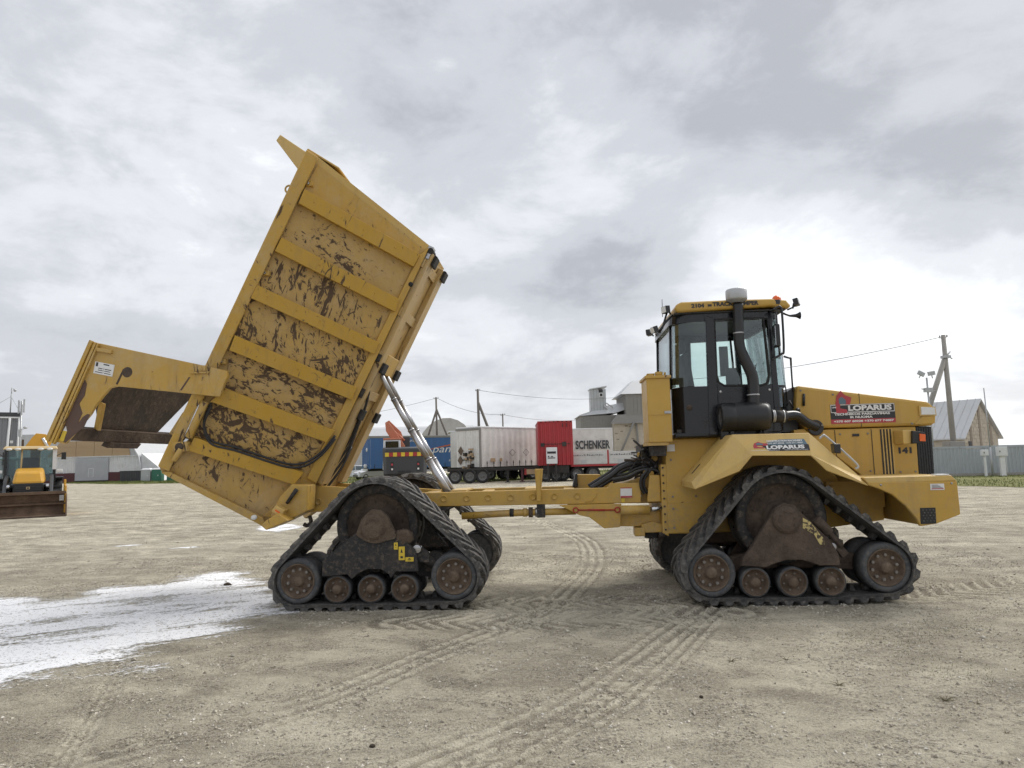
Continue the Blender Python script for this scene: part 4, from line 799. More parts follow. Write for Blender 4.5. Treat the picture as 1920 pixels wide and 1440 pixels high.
part(MB().lathe((-3.965, -.10, 2.70), [(.001, -.03), (.03, -.03), (.035, 0)], 14).box((-4.08, -.125, 2.655), (-3.86, -.10, 2.675)).box((-4.02, -.12, 2.68), (-3.90, -.10, 2.745)), 'pivot_pin', 'yellow_worn', gate, .004)
part(MB().lathe((-4.82, -.10, 2.70), [(.001, -.004), (.055, -.004), (.06, 0)], 20).ext([(-4.87, 2.74), (-4.85, 2.73), (-4.93, 2.56), (-4.95, 2.57)], -.103, -.10), 'bare_spot', 'muddy_brown', gate)
part(MB().ext([(-5.17, 2.99), (-5.0, 2.955), (-5.0, 2.915), (-5.17, 2.95)], -.14, -.10), 'arm_block', 'yellow_worn', gate, .005)
part(MB().ext([(-4.10, 2.62), (-4.08, 2.62), (-4.18, 2.47), (-4.2, 2.475)], -.103, -.10), 'scrape_mark', 'bare_brown', gate)
part(MB().ext([(-5.545, 2.06), (-5.50, 2.05), (-5.535, 1.94), (-5.585, 1.95)], -.108, -.10), 'reflector_sticker', 'yellow_print', gate); part(MB().ext([(-5.545, 2.06), (-5.50, 2.05), (-5.515, 2.11)], -.108, -.10), 'reflector_tip', 'white_print', gate)

# ---- lift cylinders
cpts = P['cyl']
for y in (1.12, 1.46):
    cy_ = MB(); pts = [Vector((x, y, z)) for x, z in cpts]; dd = (pts[4]-pts[0]).normalized()
    rs = (.031, .036, .041, .047)
    top = pts[0]-dd*.12
    for i in range(4):
        a = top if i == 0 else pts[i]; cy_.tube([tuple(a), tuple(pts[i+1] if i < 3 else pts[4]+dd*.12)], rs[i], 18, 0)
        if i: cy_.tube([tuple(pts[i]-dd*.012), tuple(pts[i]+dd*.012)], rs[i]+.004, 18, 1)
    part(cy_, 'lift_cylinder', ['rod', 'steel'])
part(MB().box((-1.45, 1.0, 1.10), (-1.28, 1.6, 1.20)), 'cylinder_foot', 'muddy_brown', bevel=.01)

# ---- front module
blk = P['blockside']; fm = part(MB().ext([(1.295, 1.766), (1.384, 1.80), (2.12, 1.80), (2.95, 1.80), (3.50, 1.27), (3.75, 1.15), (3.75, .80), (3.1, .72), (1.52, .688), (1.275, .69)], .74, 1.96), 'front_frame', 'yellow', bevel=.015)
part(MB().box((1.285, .734, 1.046), (1.95, .742, 1.056)), 'frame_seam', 'yellow_dusty', fm)
part(MB().ext([(1.31, 1.73), (1.40, 1.73), (1.40, 1.65), (1.31, 1.65)], .727, .74), 'serial_sticker', 'white_print', fm)
tk = P['tank']; tank = part(MB().box((1.075, .5, 1.755), (1.345, 1.0, 2.505)), 'hydraulic_tank', 'yellow', bevel=.012)
part(MB().box((1.055, .48, 2.497), (1.36, 1.02, 2.532)), 'tank_lid', 'yellow_worn', tank, .008)
part(MB().tube([(1.14, .62, 2.53), (1.14, .62, 2.56)], .05, 14).tube([(1.24, .62, 2.53), (1.24, .62, 2.585)], .045, 14).tube([(1.31, .62, 2.53), (1.31, .62, 2.58)], .012, 8).box((1.10, .58, 2.56), (1.19, .66, 2.567)), 'tank_caps', 'rusty_yellow' if 'rusty_yellow' in MATS else 'yellow_dusty', tank)
part(MB().box((1.07, .494, 2.072), (1.35, .50, 2.08)).box((1.265, .485, 2.085), (1.34, .50, 2.115), 1), 'tank_strap', ['yellow_dusty', 'steel'], tank)
part(MB().box((1.06, .52, 1.72), (1.30, .98, 1.756)).box((1.12, .6, 1.60), (1.28, 1.0, 1.72), 1), 'tank_shelf', ['yellow_dusty', 'muddy_black'])

# fender over the near track: skirt leans out below
def fender(near):
    U_ = [(1.454, 1.306), (1.922, 1.811), (2.736, 1.805), (3.244, 1.319)]; lo = [(1.462, 1.238), (1.943, 1.418), (2.087, 1.579), (2.70, 1.563), (2.854, 1.401), (3.265, 1.234)]
    mb = MB(); v = [(x, .085, z) for x, z in U_]+[(x, -.045, z) for x, z in lo]+[(x, .73, z) for x, z in U_]
    mb.add(v, [(0, 1, 6, 5, 4), (1, 2, 7, 6), (2, 3, 9, 8, 7), (0, 10, 11, 1), (1, 11, 12, 2), (2, 12, 13, 3)])
    mb.add([(1.454, .085, 1.306), (1.462, -.045, 1.238), (1.462, .73, 1.238), (1.454, .73, 1.306)], [(0, 1, 2, 3)])
    if not near: mir(mb)
    o = part(mb, 'fender', 'yellow_light'); s = o.modifiers.new('thick', 'SOLIDIFY'); s.thickness = .014; s.offset = -1
    bv = o.modifiers.new('bevel', 'BEVEL'); bv.width = .006; bv.segments = 2; bv.limit_method = 'ANGLE'
    return o
fen = fender(True); fender(False)
sl = MB(); ux = Vector((1.922-1.454, 0, 1.811-1.306)).normalized(); a = Vector((1.53, .42, 1.39)); nU = Vector((-ux.z, 0, ux.x))
sl.slab([tuple(a), tuple(a+ux*.14), tuple(a+ux*.14+Vector((0, .035, 0))), tuple(a+Vector((0, .035, 0)))], nU, .0, .004); part(sl, 'step_slot', 'decal_black', fen)
# front bumper box with side plate
bpoly = P['bumper']; bp = part(MB().ext(bpoly, -.03, .02), 'front_bumper', 'yellow', bevel=.012)
part(MB().ext([(3.79, 1.25), (4.178, 1.25), (4.183, .915), (3.94, .826), (3.79, .805)], .02, 2.73), 'bumper_front', 'yellow', bp, .012)
part(MB().ext([(3.233, 1.316), (4.126, 1.319), (4.18, 1.259), (3.262, 1.259)], -.026, 2.726), 'bumper_deck', 'yellow_light', bp, .008)
part(MB().ext(P['grate'], -.036, -.03), 'step_grate', 'black_plastic', bp, .004)
gm_ = MB(); gx0, gz1 = P['grate'][0]; gx1, gz0 = P['grate'][2]
for i in range(4):
    for j in range(5): gm_.tube([(gx0+.025+i*.035+(j % 2)*.015, -.037, gz0+.03+j*.028), (gx0+.025+i*.035+(j % 2)*.015, -.041, gz0+.03+j*.028)], .008, 6)
part(gm_, 'grate_studs', 'rubber', bp)
part(MB().box((3.90, -.036, 1.17), (4.04, -.03, 1.235)).box((3.91, -.038, 1.18), (4.03, -.036, 1.188), 1), 'caution_sticker', ['white_print', 'decal_red'], bp)
mb = MB()
for k in range(3): mb.box((3.915, -.0385, 1.195+k*.012), (4.02-.02*k, -.036, 1.199+k*.012))
part(mb, 'sticker_print', 'decal_black', bp)
part(MB().box((3.98, -.02, 1.318), (4.11, .10, 1.332)), 'deck_plate_light', 'white_print', bp, .004)
for x in (3.40, 4.12): part(MB().ball((x, -.03, 1.235), .013, 8, 5), 'bolt_head', 'steel', bp)
part(MB().box((3.1, .70, .95), (3.75, .74, 1.25)).ext([(3.0, .95), (3.1, 1.2), (3.2, 1.2), (3.1, .9)], .66, .70), 'inner_arch', 'yellow_dusty')

# ---- engine hood
hood = part(MB().ext(P['hood'], .82, 1.88), 'engine_hood', 'yellow', bevel=.035)
low = part(MB().ext(P['hoodlow'], .85, 1.85), 'engine_side', 'yellow', bevel=.01)
gx = P['grille']; gl = part(MB().ext(gx, .875, 1.825), 'front_grille', 'black_paint', bevel=.01)
for k in range(6): part(MB().box((4.252+k*.028, .869, 1.30), (4.262+k*.028, .875, 1.85)), 'grille_bar', 'black_plastic', gl)
for k in range(4):
    x = 3.822+k*.036; part(MB().box((x, .845, 1.30), (x+.016, .85, 1.845)), 'vent_slot', 'decal_black', low); part(MB().box((x+.016, .838, 1.30), (x+.03, .85, 1.845)), 'vent_louvre', 'yellow_light', low)
hl = part(MB().ext(P['headl'], .79, 1.10), 'headlight', 'lens_clear', hood, .006); part(MB().ext([(4.27, 2.105), (4.452, 2.09), (4.462, 1.985), (4.27, 1.988)], .80, .83), 'headlight_bezel', 'yellow_light', hood)
part(MB().tube([(P['hhandle'][0][0], .80, P['hhandle'][0][1]), (P['hhandle'][1][0], .80, P['hhandle'][1][1])], .016, 8), 'hood_handle', 'black_plastic', hood)
part(MB().ext([(4.30, 1.98), (4.452, 1.985), (4.44, 1.895), (4.20, 1.89)], .81, .82), 'nose_facet', 'yellow', hood, .004)
part(MB().ext([(2.80, 2.33), (2.885, 2.385), (2.87, 1.90), (2.78, 1.90)], .9, 1.8), 'hood_bulkhead', 'black_plastic')
br = part(MB().box((3.975, .62, 1.665), (4.075, .85, 1.82)), 'indicator_bracket', 'yellow_light', bevel=.006)
part(MB().ext(P['ind'], .58, .72), 'indicator_housing', 'black_plastic', br, .01); part(MB().ext([(4.135, 1.775), (4.20, 1.765), (4.195, 1.685), (4.13, 1.69)], .565, .58), 'indicator_lens', 'lens_orange', br, .004)
FR = (R(90), 0, 0)
t_ = P['t141']; text('fleet_number', '141', 1, 'decal_black', low, L3(t_[0][0], .846, t_[0][1]), FR, width=.15, height=.072, bold=.05)
# hood decal
def decal(parent, x0, x1, z0, z1, y, red=True, fend=False):
    h = z1-z0; w = x1-x0
    d = part(MB().ext([(x0, z0), (x1, z0), (x1, z1), (x0, z1)], y-.004, y), 'company_decal', 'decal_black', parent)
    lg = [(x0+.09*w, z0+.55*h), (x0+.085*w, z1-.02*h), (x0+.11*w, z1+.45*h), (x0+.18*w, z1+.72*h), (x0+.24*w, z1+.48*h), (x0+.34*w, z1+.34*h), (x0+.31*w, z1-.02*h), (x0+.24*w, z1-.02*h), (x0+.23*w, z1+.02*h), (x0+.16*w, z1+.02*h), (x0+.15*w, z0+.80*h), (x0+.26*w, z0+.72*h), (x0+.26*w, z0+.55*h)]
    if fend: lg = [(x, z0+(z-z0)*.92) for x, z in lg]
    part(MB().ext(lg, y-.007, y-.004), 'red_emblem', 'decal_red', parent)
    part(MB().ext([(x0+.14*w, z1+.02*h), (x0+.14*w, z1+.30*h), (x0+.19*w, z1+.40*h), (x0+.25*w, z1+.22*h), (x0+.25*w, z1+.02*h)], y-.0085, y-.007), 'emblem_opening', 'decal_blue', parent)
    return d
dx0, dz0, dx1, dz1 = 3.258, 1.922, 4.0, 2.150; yd = .82
decal(hood, dx0, dx1, dz0, dz1, yd)
part(MB().box((dx0, yd-.006, dz0), (dx1, yd-.004, dz0+.052)), 'decal_band', 'decal_red', hood)
wl = MB()
for a, b_ in (((dx0+.005, dz0+.130), (dx1-.005, dz0+.138)), ((dx0+.005, dz1-.010), (dx1-.005, dz1-.002)), ((dx0+.004, dz0+.13), (dx0+.010, dz1-.002)), ((dx1-.010, dz0+.13), (dx1-.004, dz1-.002))): wl.box((a[0], yd-.0062, a[1]), (b_[0], yd-.005, b_[1]))
part(wl, 'decal_outline', 'white_print', hood)
T = lambda s, x, z, w, h, par, y=yd, mat='white_print', bold=.045, nm='lettering': text(nm, s, 1, mat, par, L3(x, y-.009, z), FR, width=w, height=h, bold=bold)
T('LOPARUS', dx0+.205, dz0+.148, .50, .066, hood, bold=.05); T('UAB', dx0+.018, dz0+.185, .05, .018, hood)
T('TECHNIKOS PARDAVIMAS', dx0+.04, dz0+.097, .64, .028, hood); T('IR NUOMA', dx0+.22, dz0+.060, .26, .028, hood); T('+370 607 60228 +370 677 74887', dx0+.03, dz0+.014, .69, .026, hood)
# fender decal lies on the leaning skirt
fx0, fx1, fz0, fz1 = 2.062, 2.702, 1.606, 1.680; yf = .012
dF = decal(fen, fx0, fx1, fz0, fz1, .0, fend=True); part(MB().ext([(fx0+.19, fz1), (fx1-.01, fz1), (fx1-.035, fz1+.068), (fx0+.19, fz1+.068)], -.003, .001), 'decal_top', 'decal_blue', fen)
T('LOPARUS', fx0+.19, fz0+.020, .40, .048, fen, 0, bold=.05); T('CONSTRUCTION MACHINERY', fx0+.205, fz1+.036, .38, .022, fen, 0); T('+370 607 60228  +370 677 74887', fx0+.205, fz1+.010, .38, .018, fen, 0, bold=.02)
T('Construction Machinery      loparus-export.com', fx0+.02, fz0+.002, .60, .012, fen, 0, bold=.02)
skew = math.atan2(.13, .23)
for o in [c for c in fen.children if c.name.split('.')[0] in ('company_decal', 'red_emblem', 'emblem_opening', 'decal_top', 'lettering')]:
    piv = Matrix.Translation(L3(0, .030, 1.70)) ; rot = piv @ Matrix.Rotation(-math.atan2(.13, .235), 4, 'X') @ Matrix.Translation(L3(0, .0, 1.70)).inverted()
    o.matrix_basis = rot @ o.matrix_basis

part(MB().box((3.60, .8175, 1.878), (3.606, .8215, 2.28)), 'panel_gap', 'decal_black', hood)
for x, z in ((2.93, 1.93), (3.15, 1.91), (4.18, 1.90), (2.93, 2.33), (3.30, 2.27)): part(MB().tube([(x, .822, z), (x, .808, z)], .012, 8), 'bolt_head', 'bolt_steel', hood)
for x in (3.30, 3.72): part(MB().box((x, .842, 1.30), (x+.005, .851, 1.85)), 'panel_gap', 'decal_black', low)
for x, z in ((3.36, 1.80), (3.36, 1.36), (3.68, 1.80), (3.68, 1.36), (4.02, 1.34), (4.19, 1.34)): part(MB().tube([(x, .852, z), (x, .838, z)], .011, 8), 'bolt_head', 'bolt_steel', low)
part(MB().box((3.5, .838, 1.77), (3.58, .85, 1.80)), 'panel_latch', 'black_plastic', low, .004)
for x, z in ((1.35, .76), (1.35, .98), (1.35, 1.12), (1.35, 1.55), (1.62, .76), (1.62, 1.12)): part(MB().tube([(x, .742, z), (x, .726, z)], .013, 8), 'bolt_head', 'bolt_steel', fm)
for k in range(9): part(MB().tube([(1.25, .742, .74+k*.09), (1.25, .728, .74+k*.09)], .012, 8), 'bolt_head', 'muddy_brown', fm)

# ---- handrail
hr = P['hrail']; part(MB().tube(smooth_path([(x, .12, z) for x, z in hr], 6), .012, 10), 'hand_rail', 'galvanised'); part(MB().ext(P['hbox'], .07, .17), 'rail_lamp', 'black_plastic', bevel=.008)

# ---- air cleaner and stack
ca = P['canister']; zc = (ca[0][1]+ca[3][1])/2; rc = (ca[0][1]-ca[3][1])/2
ac = part(MB().lathe((1.885, .42, zc), [(.001, .0), (rc*.62, .0), (rc*.66, -.012), (rc*.94, -.01), (rc, .02), (rc, .13), (rc*.965, .135), (rc*.965, .17), (rc, .175), (rc, .48), (rc*.9, .53), (.06, .54), (.001, .54)], 36, 'x', [1, 0]+[0]*10), 'air_cleaner', ['black_plastic', 'rubber'])
part(MB().box((1.98, .40, zc-rc-.05), (2.02, .46, zc-rc+.03)).box((2.35, .40, zc-rc-.05), (2.39, .46, zc-rc+.03)).box((1.88, .42, 1.70), (1.96, .5, zc-rc+.02)), 'canister_foot', 'black_plastic', ac)
sp_ = smooth_path([(x, .44, z) for x, z in P['stack']], 8)
part(MB().tube(sp_, [.058+.010*(i/len(sp_)) for i in range(len(sp_))], 20), 'intake_stack', 'black_plastic', ac)
for x, z, r in ((2.147, 2.985, .062), (2.270, 2.265, .071)): part(MB().tube([(x, .44, z-.008), (x, .44, z+.008)], r, 20), 'hose_clamp', 'galvanised', ac)
cp_ = P['cap']; part(MB().lathe(((cp_[0][0]+cp_[1][0])/2, .44, cp_[2][1]), [(.06, -.03), (.09, -.01), (.115, .0), (.121, .02), (.121, .112), (.112, .125), (.001, .13)], 28, 'z'), 'rain_cap', 'galvanised', ac)
op = [(x, .47+.06*i, z) for i, (x, z) in enumerate(P['outpipe'])]
part(MB().tube([op[0], op[1]], .068, 18), 'rubber_bellows', 'rubber_dark', ac); part(MB().tube(smooth_path(op[1:], 8), .056, 18), 'outlet_pipe', 'black_paint', ac)
for u in (.12, .22, .88): q = Vector(op[0]).lerp(Vector(op[1]), u); part(MB().tube([(q.x-.008, q.y, q.z), (q.x+.008, q.y, q.z)], .073, 18), 'hose_clamp', 'galvanised', ac)
part(MB().lathe((3.075, .815, 1.885), [(.001, .0), (.075, .0), (.085, -.004), (.095, .006)], 24, 'y'), 'pipe_recess', 'decal_black', hood)

# ---- cab
cab = part(MB().ext([(1.38, 1.80), (2.60, 1.80), (2.60, 1.86), (1.38, 1.86)], .58, 2.12), 'cab', 'black_paint', bevel=.02)
def wall(plan, z0, z1, th, name, mat, par=cab, lean=0.0):
    """upright strip standing on a plan line (x, y)"""
    mb = MB(); n = len(plan); vs = []
    for i, (x, y) in enumerate(plan):
        a = Vector(plan[max(i-1, 0)]); c = Vector(plan[min(i+1, n-1)]); t = (c-a).normalized(); nn = Vector((-t.y, t.x))*th
        vs += [(x, y, z0), (x+nn.x, y+nn.y, z0), (x+nn.x+lean, y+nn.y, z1), (x+lean, y, z1)]
    fs = [(4*i+k, 4*i+(k+1) % 4, 4*i+4+(k+1) % 4, 4*i+4+k) for i in range(n-1) for k in range(4)]+[(0, 1, 2, 3), tuple(4*(n-1)+k for k in range(4))]
    mb.add(vs, fs, 0, False); return part(mb, name, mat, par)
def arc(cx, cy, r, a0, a1, n=7): return [(cx+r*math.cos(R(a)), cy+r*math.sin(R(a))) for a in np.linspace(a0, a1, n)]
rear = [(1.79, .56), (1.62, .56)]+arc(1.62, .78, .22, -90, -180)[1:]+[(1.40, 1.35)]; rear_m = [(x, 2*CY-y) for x, y in rear][::-1]
frontp = [(2.57, .575)]+arc(2.56, .74, .17, -60, 0, 5)+[(2.745, 1.35)]; fullf = frontp+[(x, 2*CY-y) for x, y in frontp][::-1][1:]
fullr = rear+rear_m[1:]
wall(fullr, 1.84, 2.395, -.03, 'lower_panel', 'black_paint'); wall([(x+.004, y) for x, y in fullr], 2.40, 3.16, -.006, 'rear_glass', 'glass', lean=.028)
wall(fullr, 3.155, 3.275, -.03, 'rear_header', 'black_paint', lean=.012)
for q in (1.425, ): 
    for y in (.80, 1.90): part(MB().tube([(1.402, y, 2.39), (1.428, y, 3.17)], .014, 8), 'glass_edge', 'black_paint', cab)
wall([(x-.03, y) for x, y in fullf], 2.13, 2.37, .006, 'lower_windscreen', 'glass_dark'); wall(fullf, 2.38, 3.17, .006, 'windscreen', 'glass', lean=-.05)
wall([(x-.005, y) for x, y in fullf], 2.365, 2.385, .012, 'windscreen_bar', 'black_paint'); wall([(x-.055, y) for x, y in fullf], 3.165, 3.275, .03, 'front_header', 'black_paint')
wall([(x-.06, y) for x, y in fullf], 1.86, 2.13, .03, 'front_panel', 'black_paint')
for near_ in (True, False):
    mm = (lambda q: q) if near_ else mir
    dw = P['cab_doorwin']
    part(mm(MB().ext(P['cab_b'], .548, .61)), 'door_pillar', 'black_paint', cab, .008); part(mm(MB().ext(P['cab_apil'], .552, .62).ext([(2.53, 2.12), (2.60, 2.12), (2.585, 1.84), (2.50, 1.84)], .552, .62)), 'front_pillar', 'black_paint', cab, .008)
    part(mm(MB().ext([(1.892, 1.84), (2.53, 1.84), (2.528, 2.40), (2.409, 2.384), (1.978, 2.392), (1.917, 2.433), (1.90, 2.45)], .556, .60)), 'cab_door', 'black_paint', cab, .006)
    part(mm(MB().ext(dw, .570, .576)), 'door_glass', 'glass', cab)
    part(mm(MB().tube([(x, .565, z) for x, z in dw+dw[:1]], .017, 8)), 'window_seal', 'rubber_dark', cab)
    part(mm(MB().ext([(1.80, 3.15), (2.55, 3.165), (2.56, 3.275), (1.78, 3.275)], .552, .60)), 'door_header', 'black_paint', cab, .006)
    for x, z in ((1.93, 2.325), (2.49, 2.33)): part(mm(MB().ball((x, .555, z), .014, 8, 5)), 'door_stud', 'white_print', cab)
part(MB().lathe((1.565, .56, 2.15), [(.001, -.02), (.03, -.02), (.035, .0)], 14), 'vent_plug', 'muddy_brown', cab)
part(MB().box((1.42, .62, 1.85), (2.56, 2.08, 1.90)), 'cab_floor', 'interior', cab)
part(MB().ext([(1.72, 2.12), (2.12, 2.10), (2.12, 2.22), (1.78, 2.24)], 1.10, 1.60).ext([(1.66, 2.2), (1.78, 2.22), (1.70, 2.88), (1.60, 2.86)], 1.12, 1.58).ext([(1.61, 2.90), (1.69, 2.90), (1.67, 3.06), (1.60, 3.06)], 1.22, 1.48).box((1.75, 1.2, 1.9), (2.05, 1.5, 2.12)), 'driver_seat', 'seat_cloth', cab, .03)
part(MB().tube([(2.45, 1.35, 1.9), (2.32, 1.35, 2.42)], .04, 10).tube([(2.30+.05*math.cos(a)-.0, 1.35+.19*math.sin(a), 2.45+.16*math.cos(a)) for a in np.linspace(0, 6.28, 22)], .014, 6).box((2.40, 1.1, 2.2), (2.60, 1.6, 2.42)), 'steering_wheel', 'interior', cab)
part(MB().box((1.75, .72, 1.9), (2.15, .95, 2.30)).tube([(2.10, .82, 2.3), (2.13, .82, 2.45)], .012, 6).ball((2.13, .82, 2.47), .025, 8, 6).box((2.05, .75, 2.42), (2.2, .77, 2.62)), 'side_console', 'interior', cab)
part(MB().box((1.55, 1.86, 2.55), (1.72, 1.90, 3.1)).box((2.25, 1.86, 2.65), (2.36, 1.9, 3.05)).tube([(2.32, .9, 2.6), (2.44, .86, 2.66), (2.4, .86, 2.5)], .012, 6), 'cab_fittings', 'interior', cab)
roof = part(MB().ext(P['roof'], .47, 2.23), 'cab_roof', 'yellow', cab, ) ; bv = roof.modifiers.new('bevel', 'BEVEL'); bv.width = .03; bv.segments = 3; bv.limit_method = 'ANGLE'; bv.angle_limit = R(50)
part(MB().box((1.44, .52, 3.255), (2.72, 2.18, 3.268)), 'roof_lining', 'interior', cab)
text('roof_lettering', '2104', 1, 'decal_black', cab, L3(1.63, .466, 3.307), FR, width=.15, height=.05, bold=.05)
text('roof_lettering', 'TRACK DUMPER', 1, 'decal_black', cab, L3(1.875, .466, 3.315), FR, width=.53, height=.052, bold=.05)
part(MB().box((1.82, .464, 3.318), (1.865, .468, 3.343)), 'roof_emblem', 'decal_black', cab)
def worklight(x, y, z, rx, rz, s=.06):
    mb = MB(); mb.box((-s, -.025, -s*.75), (s, .03, s*.75), 0); mb.box((-s*.9, -.032, -s*.65), (s*.9, -.0255, s*.65), 1); mb.tube([(0, .03, 0), (0, .06, -.06)], .012, 6, 0)
    o = mb.build('work_light', ['black_plastic', 'lens_clear'], cab, .006); o.location = L3(x, y, z); o.rotation_euler = (rx, 0, rz); return o
worklight(1.345, .55, 3.315, .1, -1.2, .055); worklight(1.21, .60, 3.09, .3, -1.3, .05); worklight(2.885, .62, 3.36, -.2, 1.1, .055); worklight(1.345, 2.1, 3.315, .1, -1.9, .055); worklight(2.885, 2.1, 3.36, -.2, 2.0, .055)
part(MB().tube([(2.77, .6, 3.27), (2.84, .62, 3.30), (2.87, .62, 3.32)], .010, 6), 'light_bracket', 'black_plastic', cab)
part(MB().tube([(1.36, .56, 3.28), (1.30, .58, 3.10), (1.25, .60, 3.07)], .012, 6).tube([(1.43, .6, 3.26), (1.33, .58, 3.16), (1.26, .6, 3.05)], .016, 6), 'light_bracket', 'black_plastic', cab)
part(MB().lathe((2.80, .62, 3.20), [(.012, 0), (.016, .03), (.02, .07), (.04, .11), (.046, .115)], 14, 'x').tube([(2.72, .62, 3.235), (2.80, .62, 3.20)], .012, 6), 'horn', 'black_plastic', cab)
bl = part(MB().lathe((2.625, .52, 3.345), [(.055, -.03), (.058, .02), (.05, .025)], 18, 'z'), 'beacon_base', 'black_plastic', cab); part(MB().ball((2.625, .52, 3.368), .054, 16, 8, 0, -.3, (1, 1, 1.15)), 'beacon', 'lens_orange', bl)
part(MB().tube([(1.36, .9, 3.30), (1.365, .9, 3.52)], .004, 5), 'antenna', 'black_plastic', cab)
mp = smooth_path([(x, .40, z) for x, z in [(2.49, 2.655), (2.60, 2.72), (2.632, 2.77), (2.64, 3.15), (2.625, 3.27), (2.54, 3.235)]], 6)
mi_ = part(MB().tube(mp, .013, 8).tube([(2.575, .40, 3.2), (2.58, .40, 2.70)], .010, 6).tube([(2.60, .4, 3.2), (2.54, .55, 3.25)], .01, 6), 'mirror_frame', 'black_plastic', cab)
part(MB().box((2.535, .33, 2.80), (2.585, .46, 3.06)), 'mirror', 'black_plastic', mi_, .012); part(MB().box((2.531, .34, 2.82), (2.535, .45, 3.04)), 'mirror_glass', 'chrome', mi_)
part(MB().tube([(2.70, .62, 2.72), (2.79, .66, 2.70), (2.80, .7, 2.62)], .012, 6).tube([(2.80, .7, 2.72), (2.80, .7, 2.30)], .010, 6).tube([(2.60, .7, 3.15), (2.72, .75, 2.75), (2.76, .8, 2.2)], .007, 6), 'wiper_arm', 'black_plastic', cab)
part(MB().box((2.58, .78, 1.84), (2.86, 1.9, 2.10)).tube([(2.72, .72, 2.14), (2.76, .72, 2.20), (2.80, .72, 2.12)], .012, 8).lathe((2.84, .70, 2.09), [(.001, -.02), (.03, -.01), (.02, .03)], 10, 'y'), 'cowl', 'black_plastic')
part(MB().ext([(2.78, 1.86), (2.90, 1.87), (2.97, 1.80), (2.78, 1.80)], .70, .86), 'cowl_bracket', 'yellow_dusty', bevel=.006)
# ================================================================ background: vehicles, sheds, poles
simple('white_sheet', (.74, .75, .76), .55, var=.25, dirt=(.34, .31, .27), dirt_amt=.35, scale=.8); simple('grey_sheet', (.46, .48, .50), .5, var=.3, dirt=(.28, .27, .25), dirt_amt=.3, scale=.8)
simple('dark_sheet', (.22, .23, .25), .6, var=.5, dirt=(.28, .27, .26), dirt_amt=.4, scale=.6); simple('maroon', (.095, .03, .038), .7, dirt_amt=.2, scale=1)
simple('tan_sheet', (.48, .34, .205), .75, var=.3, dirt=(.45, .38, .28), dirt_amt=.3, scale=1); simple('gate_grey', (.46, .48, .51), .5, dirt_amt=.15, scale=1)
simple('roof_metal', (.54, .55, .56), .42, metal=.2, var=.2, dirt=(.42, .42, .41), dirt_amt=.3, scale=.7); simple('concrete', (.36, .34, .31), .9, var=.5, dirt=(.2, .19, .17), dirt_amt=.4, scale=1.2, bumpy=.3)
simple('old_wood', (.27, .26, .245), .9, var=.5, dirt=(.26, .25, .23), dirt_amt=.4, scale=2.5, bumpy=.4); simple('pole_wood', (.17, .15, .13), .9, var=.5, dirt=(.24, .22, .2), dirt_amt=.4, scale=3, bumpy=.4)
simple('curtain_white', (.74, .73, .70), .6, var=.3, dirt=(.36, .33, .28), dirt_amt=.45, scale=1.3); simple('curtain_blue', (.040, .125, .31), .5, var=.3, dirt=(.10, .12, .16), dirt_amt=.25, scale=1)
simple('trailer_red', (.40, .028, .035), .5, var=.35, dirt=(.22, .08, .07), dirt_amt=.3, scale=1.2); simple('grey_letter', (.055, .06, .068), .6, dirt_amt=.1); simple('swoosh', (.50, .12, .05), .6)
simple('board_white', (.58, .58, .57), .6, dirt=(.3, .28, .25), dirt_amt=.4, scale=2); simple('chassis_dark', (.03, .028, .027), .8, dirt=(.12, .10, .085), dirt_amt=.4, scale=3)
simple('car_white', (.74, .75, .77), .25, dirt_amt=.08, scale=2); simple('digger_yellow', (.62, .33, .03), .4, dirt=(.30, .22, .1), dirt_amt=.2, scale=3); simple('digger_cream', (.62, .47, .25), .45, dirt_amt=.15)
simple('pale_wall', (.48, .47, .45), .85, var=.4, dirt=(.34, .32, .29), dirt_amt=.4, scale=1.0); glass('glass_mid', (.52, .60, .60))
simple('orange_paint', (.50, .17, .09), .5, dirt=(.3, .16, .12), dirt_amt=.4, scale=3); simple('charcoal', (.045, .048, .053), .6, dirt=(.1, .095, .09), dirt_amt=.2); simple('green_plastic', (.03, .16, .11), .5, dirt_amt=.1)
simple('fence_grey', (.40, .43, .46), .5, metal=.1, var=.2, dirt=(.30, .30, .29), dirt_amt=.3, scale=1.2); simple('teal_paint', (.20, .30, .30), .4); simple('container_dark', (.06, .062, .075), .6, dirt_amt=.2)
layered('brick_old', (.50, .45, .37), (.42, .37, .30), (.58, .54, .47), 2.5, .95, .5); layered('brick_brown', (.27, .23, .19), (.33, .28, .23), (.15, .12, .10), 4, .95, .4)
layered('wheel_rim', (.13, .13, .13), (.22, .22, .215), (.07, .065, .06), 8, .6, .2)
def ridged(w, h, pitch, depth, duty=.5):
    """upright ribbed sheet, x 0..w, facing -y"""
    xs = [0.0]; ys = [0.0]; x = 0.0; up = False; k = int(round(w/pitch))*2; s = w/k
    for i in range(k):
        y = -depth if i % 2 else 0.0; xs += [i*s+s*.18, (i+1)*s-s*.18]; ys += [y, y]
    xs.append(w); ys.append(0.0); n = len(xs); mb = MB()
    mb.add([(a, b, 0) for a, b in zip(xs, ys)]+[(a, b, h) for a, b in zip(xs, ys)], [(i, i+1, n+i+1, n+i) for i in range(n-1)]); return mb
def put(mb, mats, name, parent, loc=(0, 0, 0), bevel=0.0): return mb.build(name, mats, parent, bevel, loc)
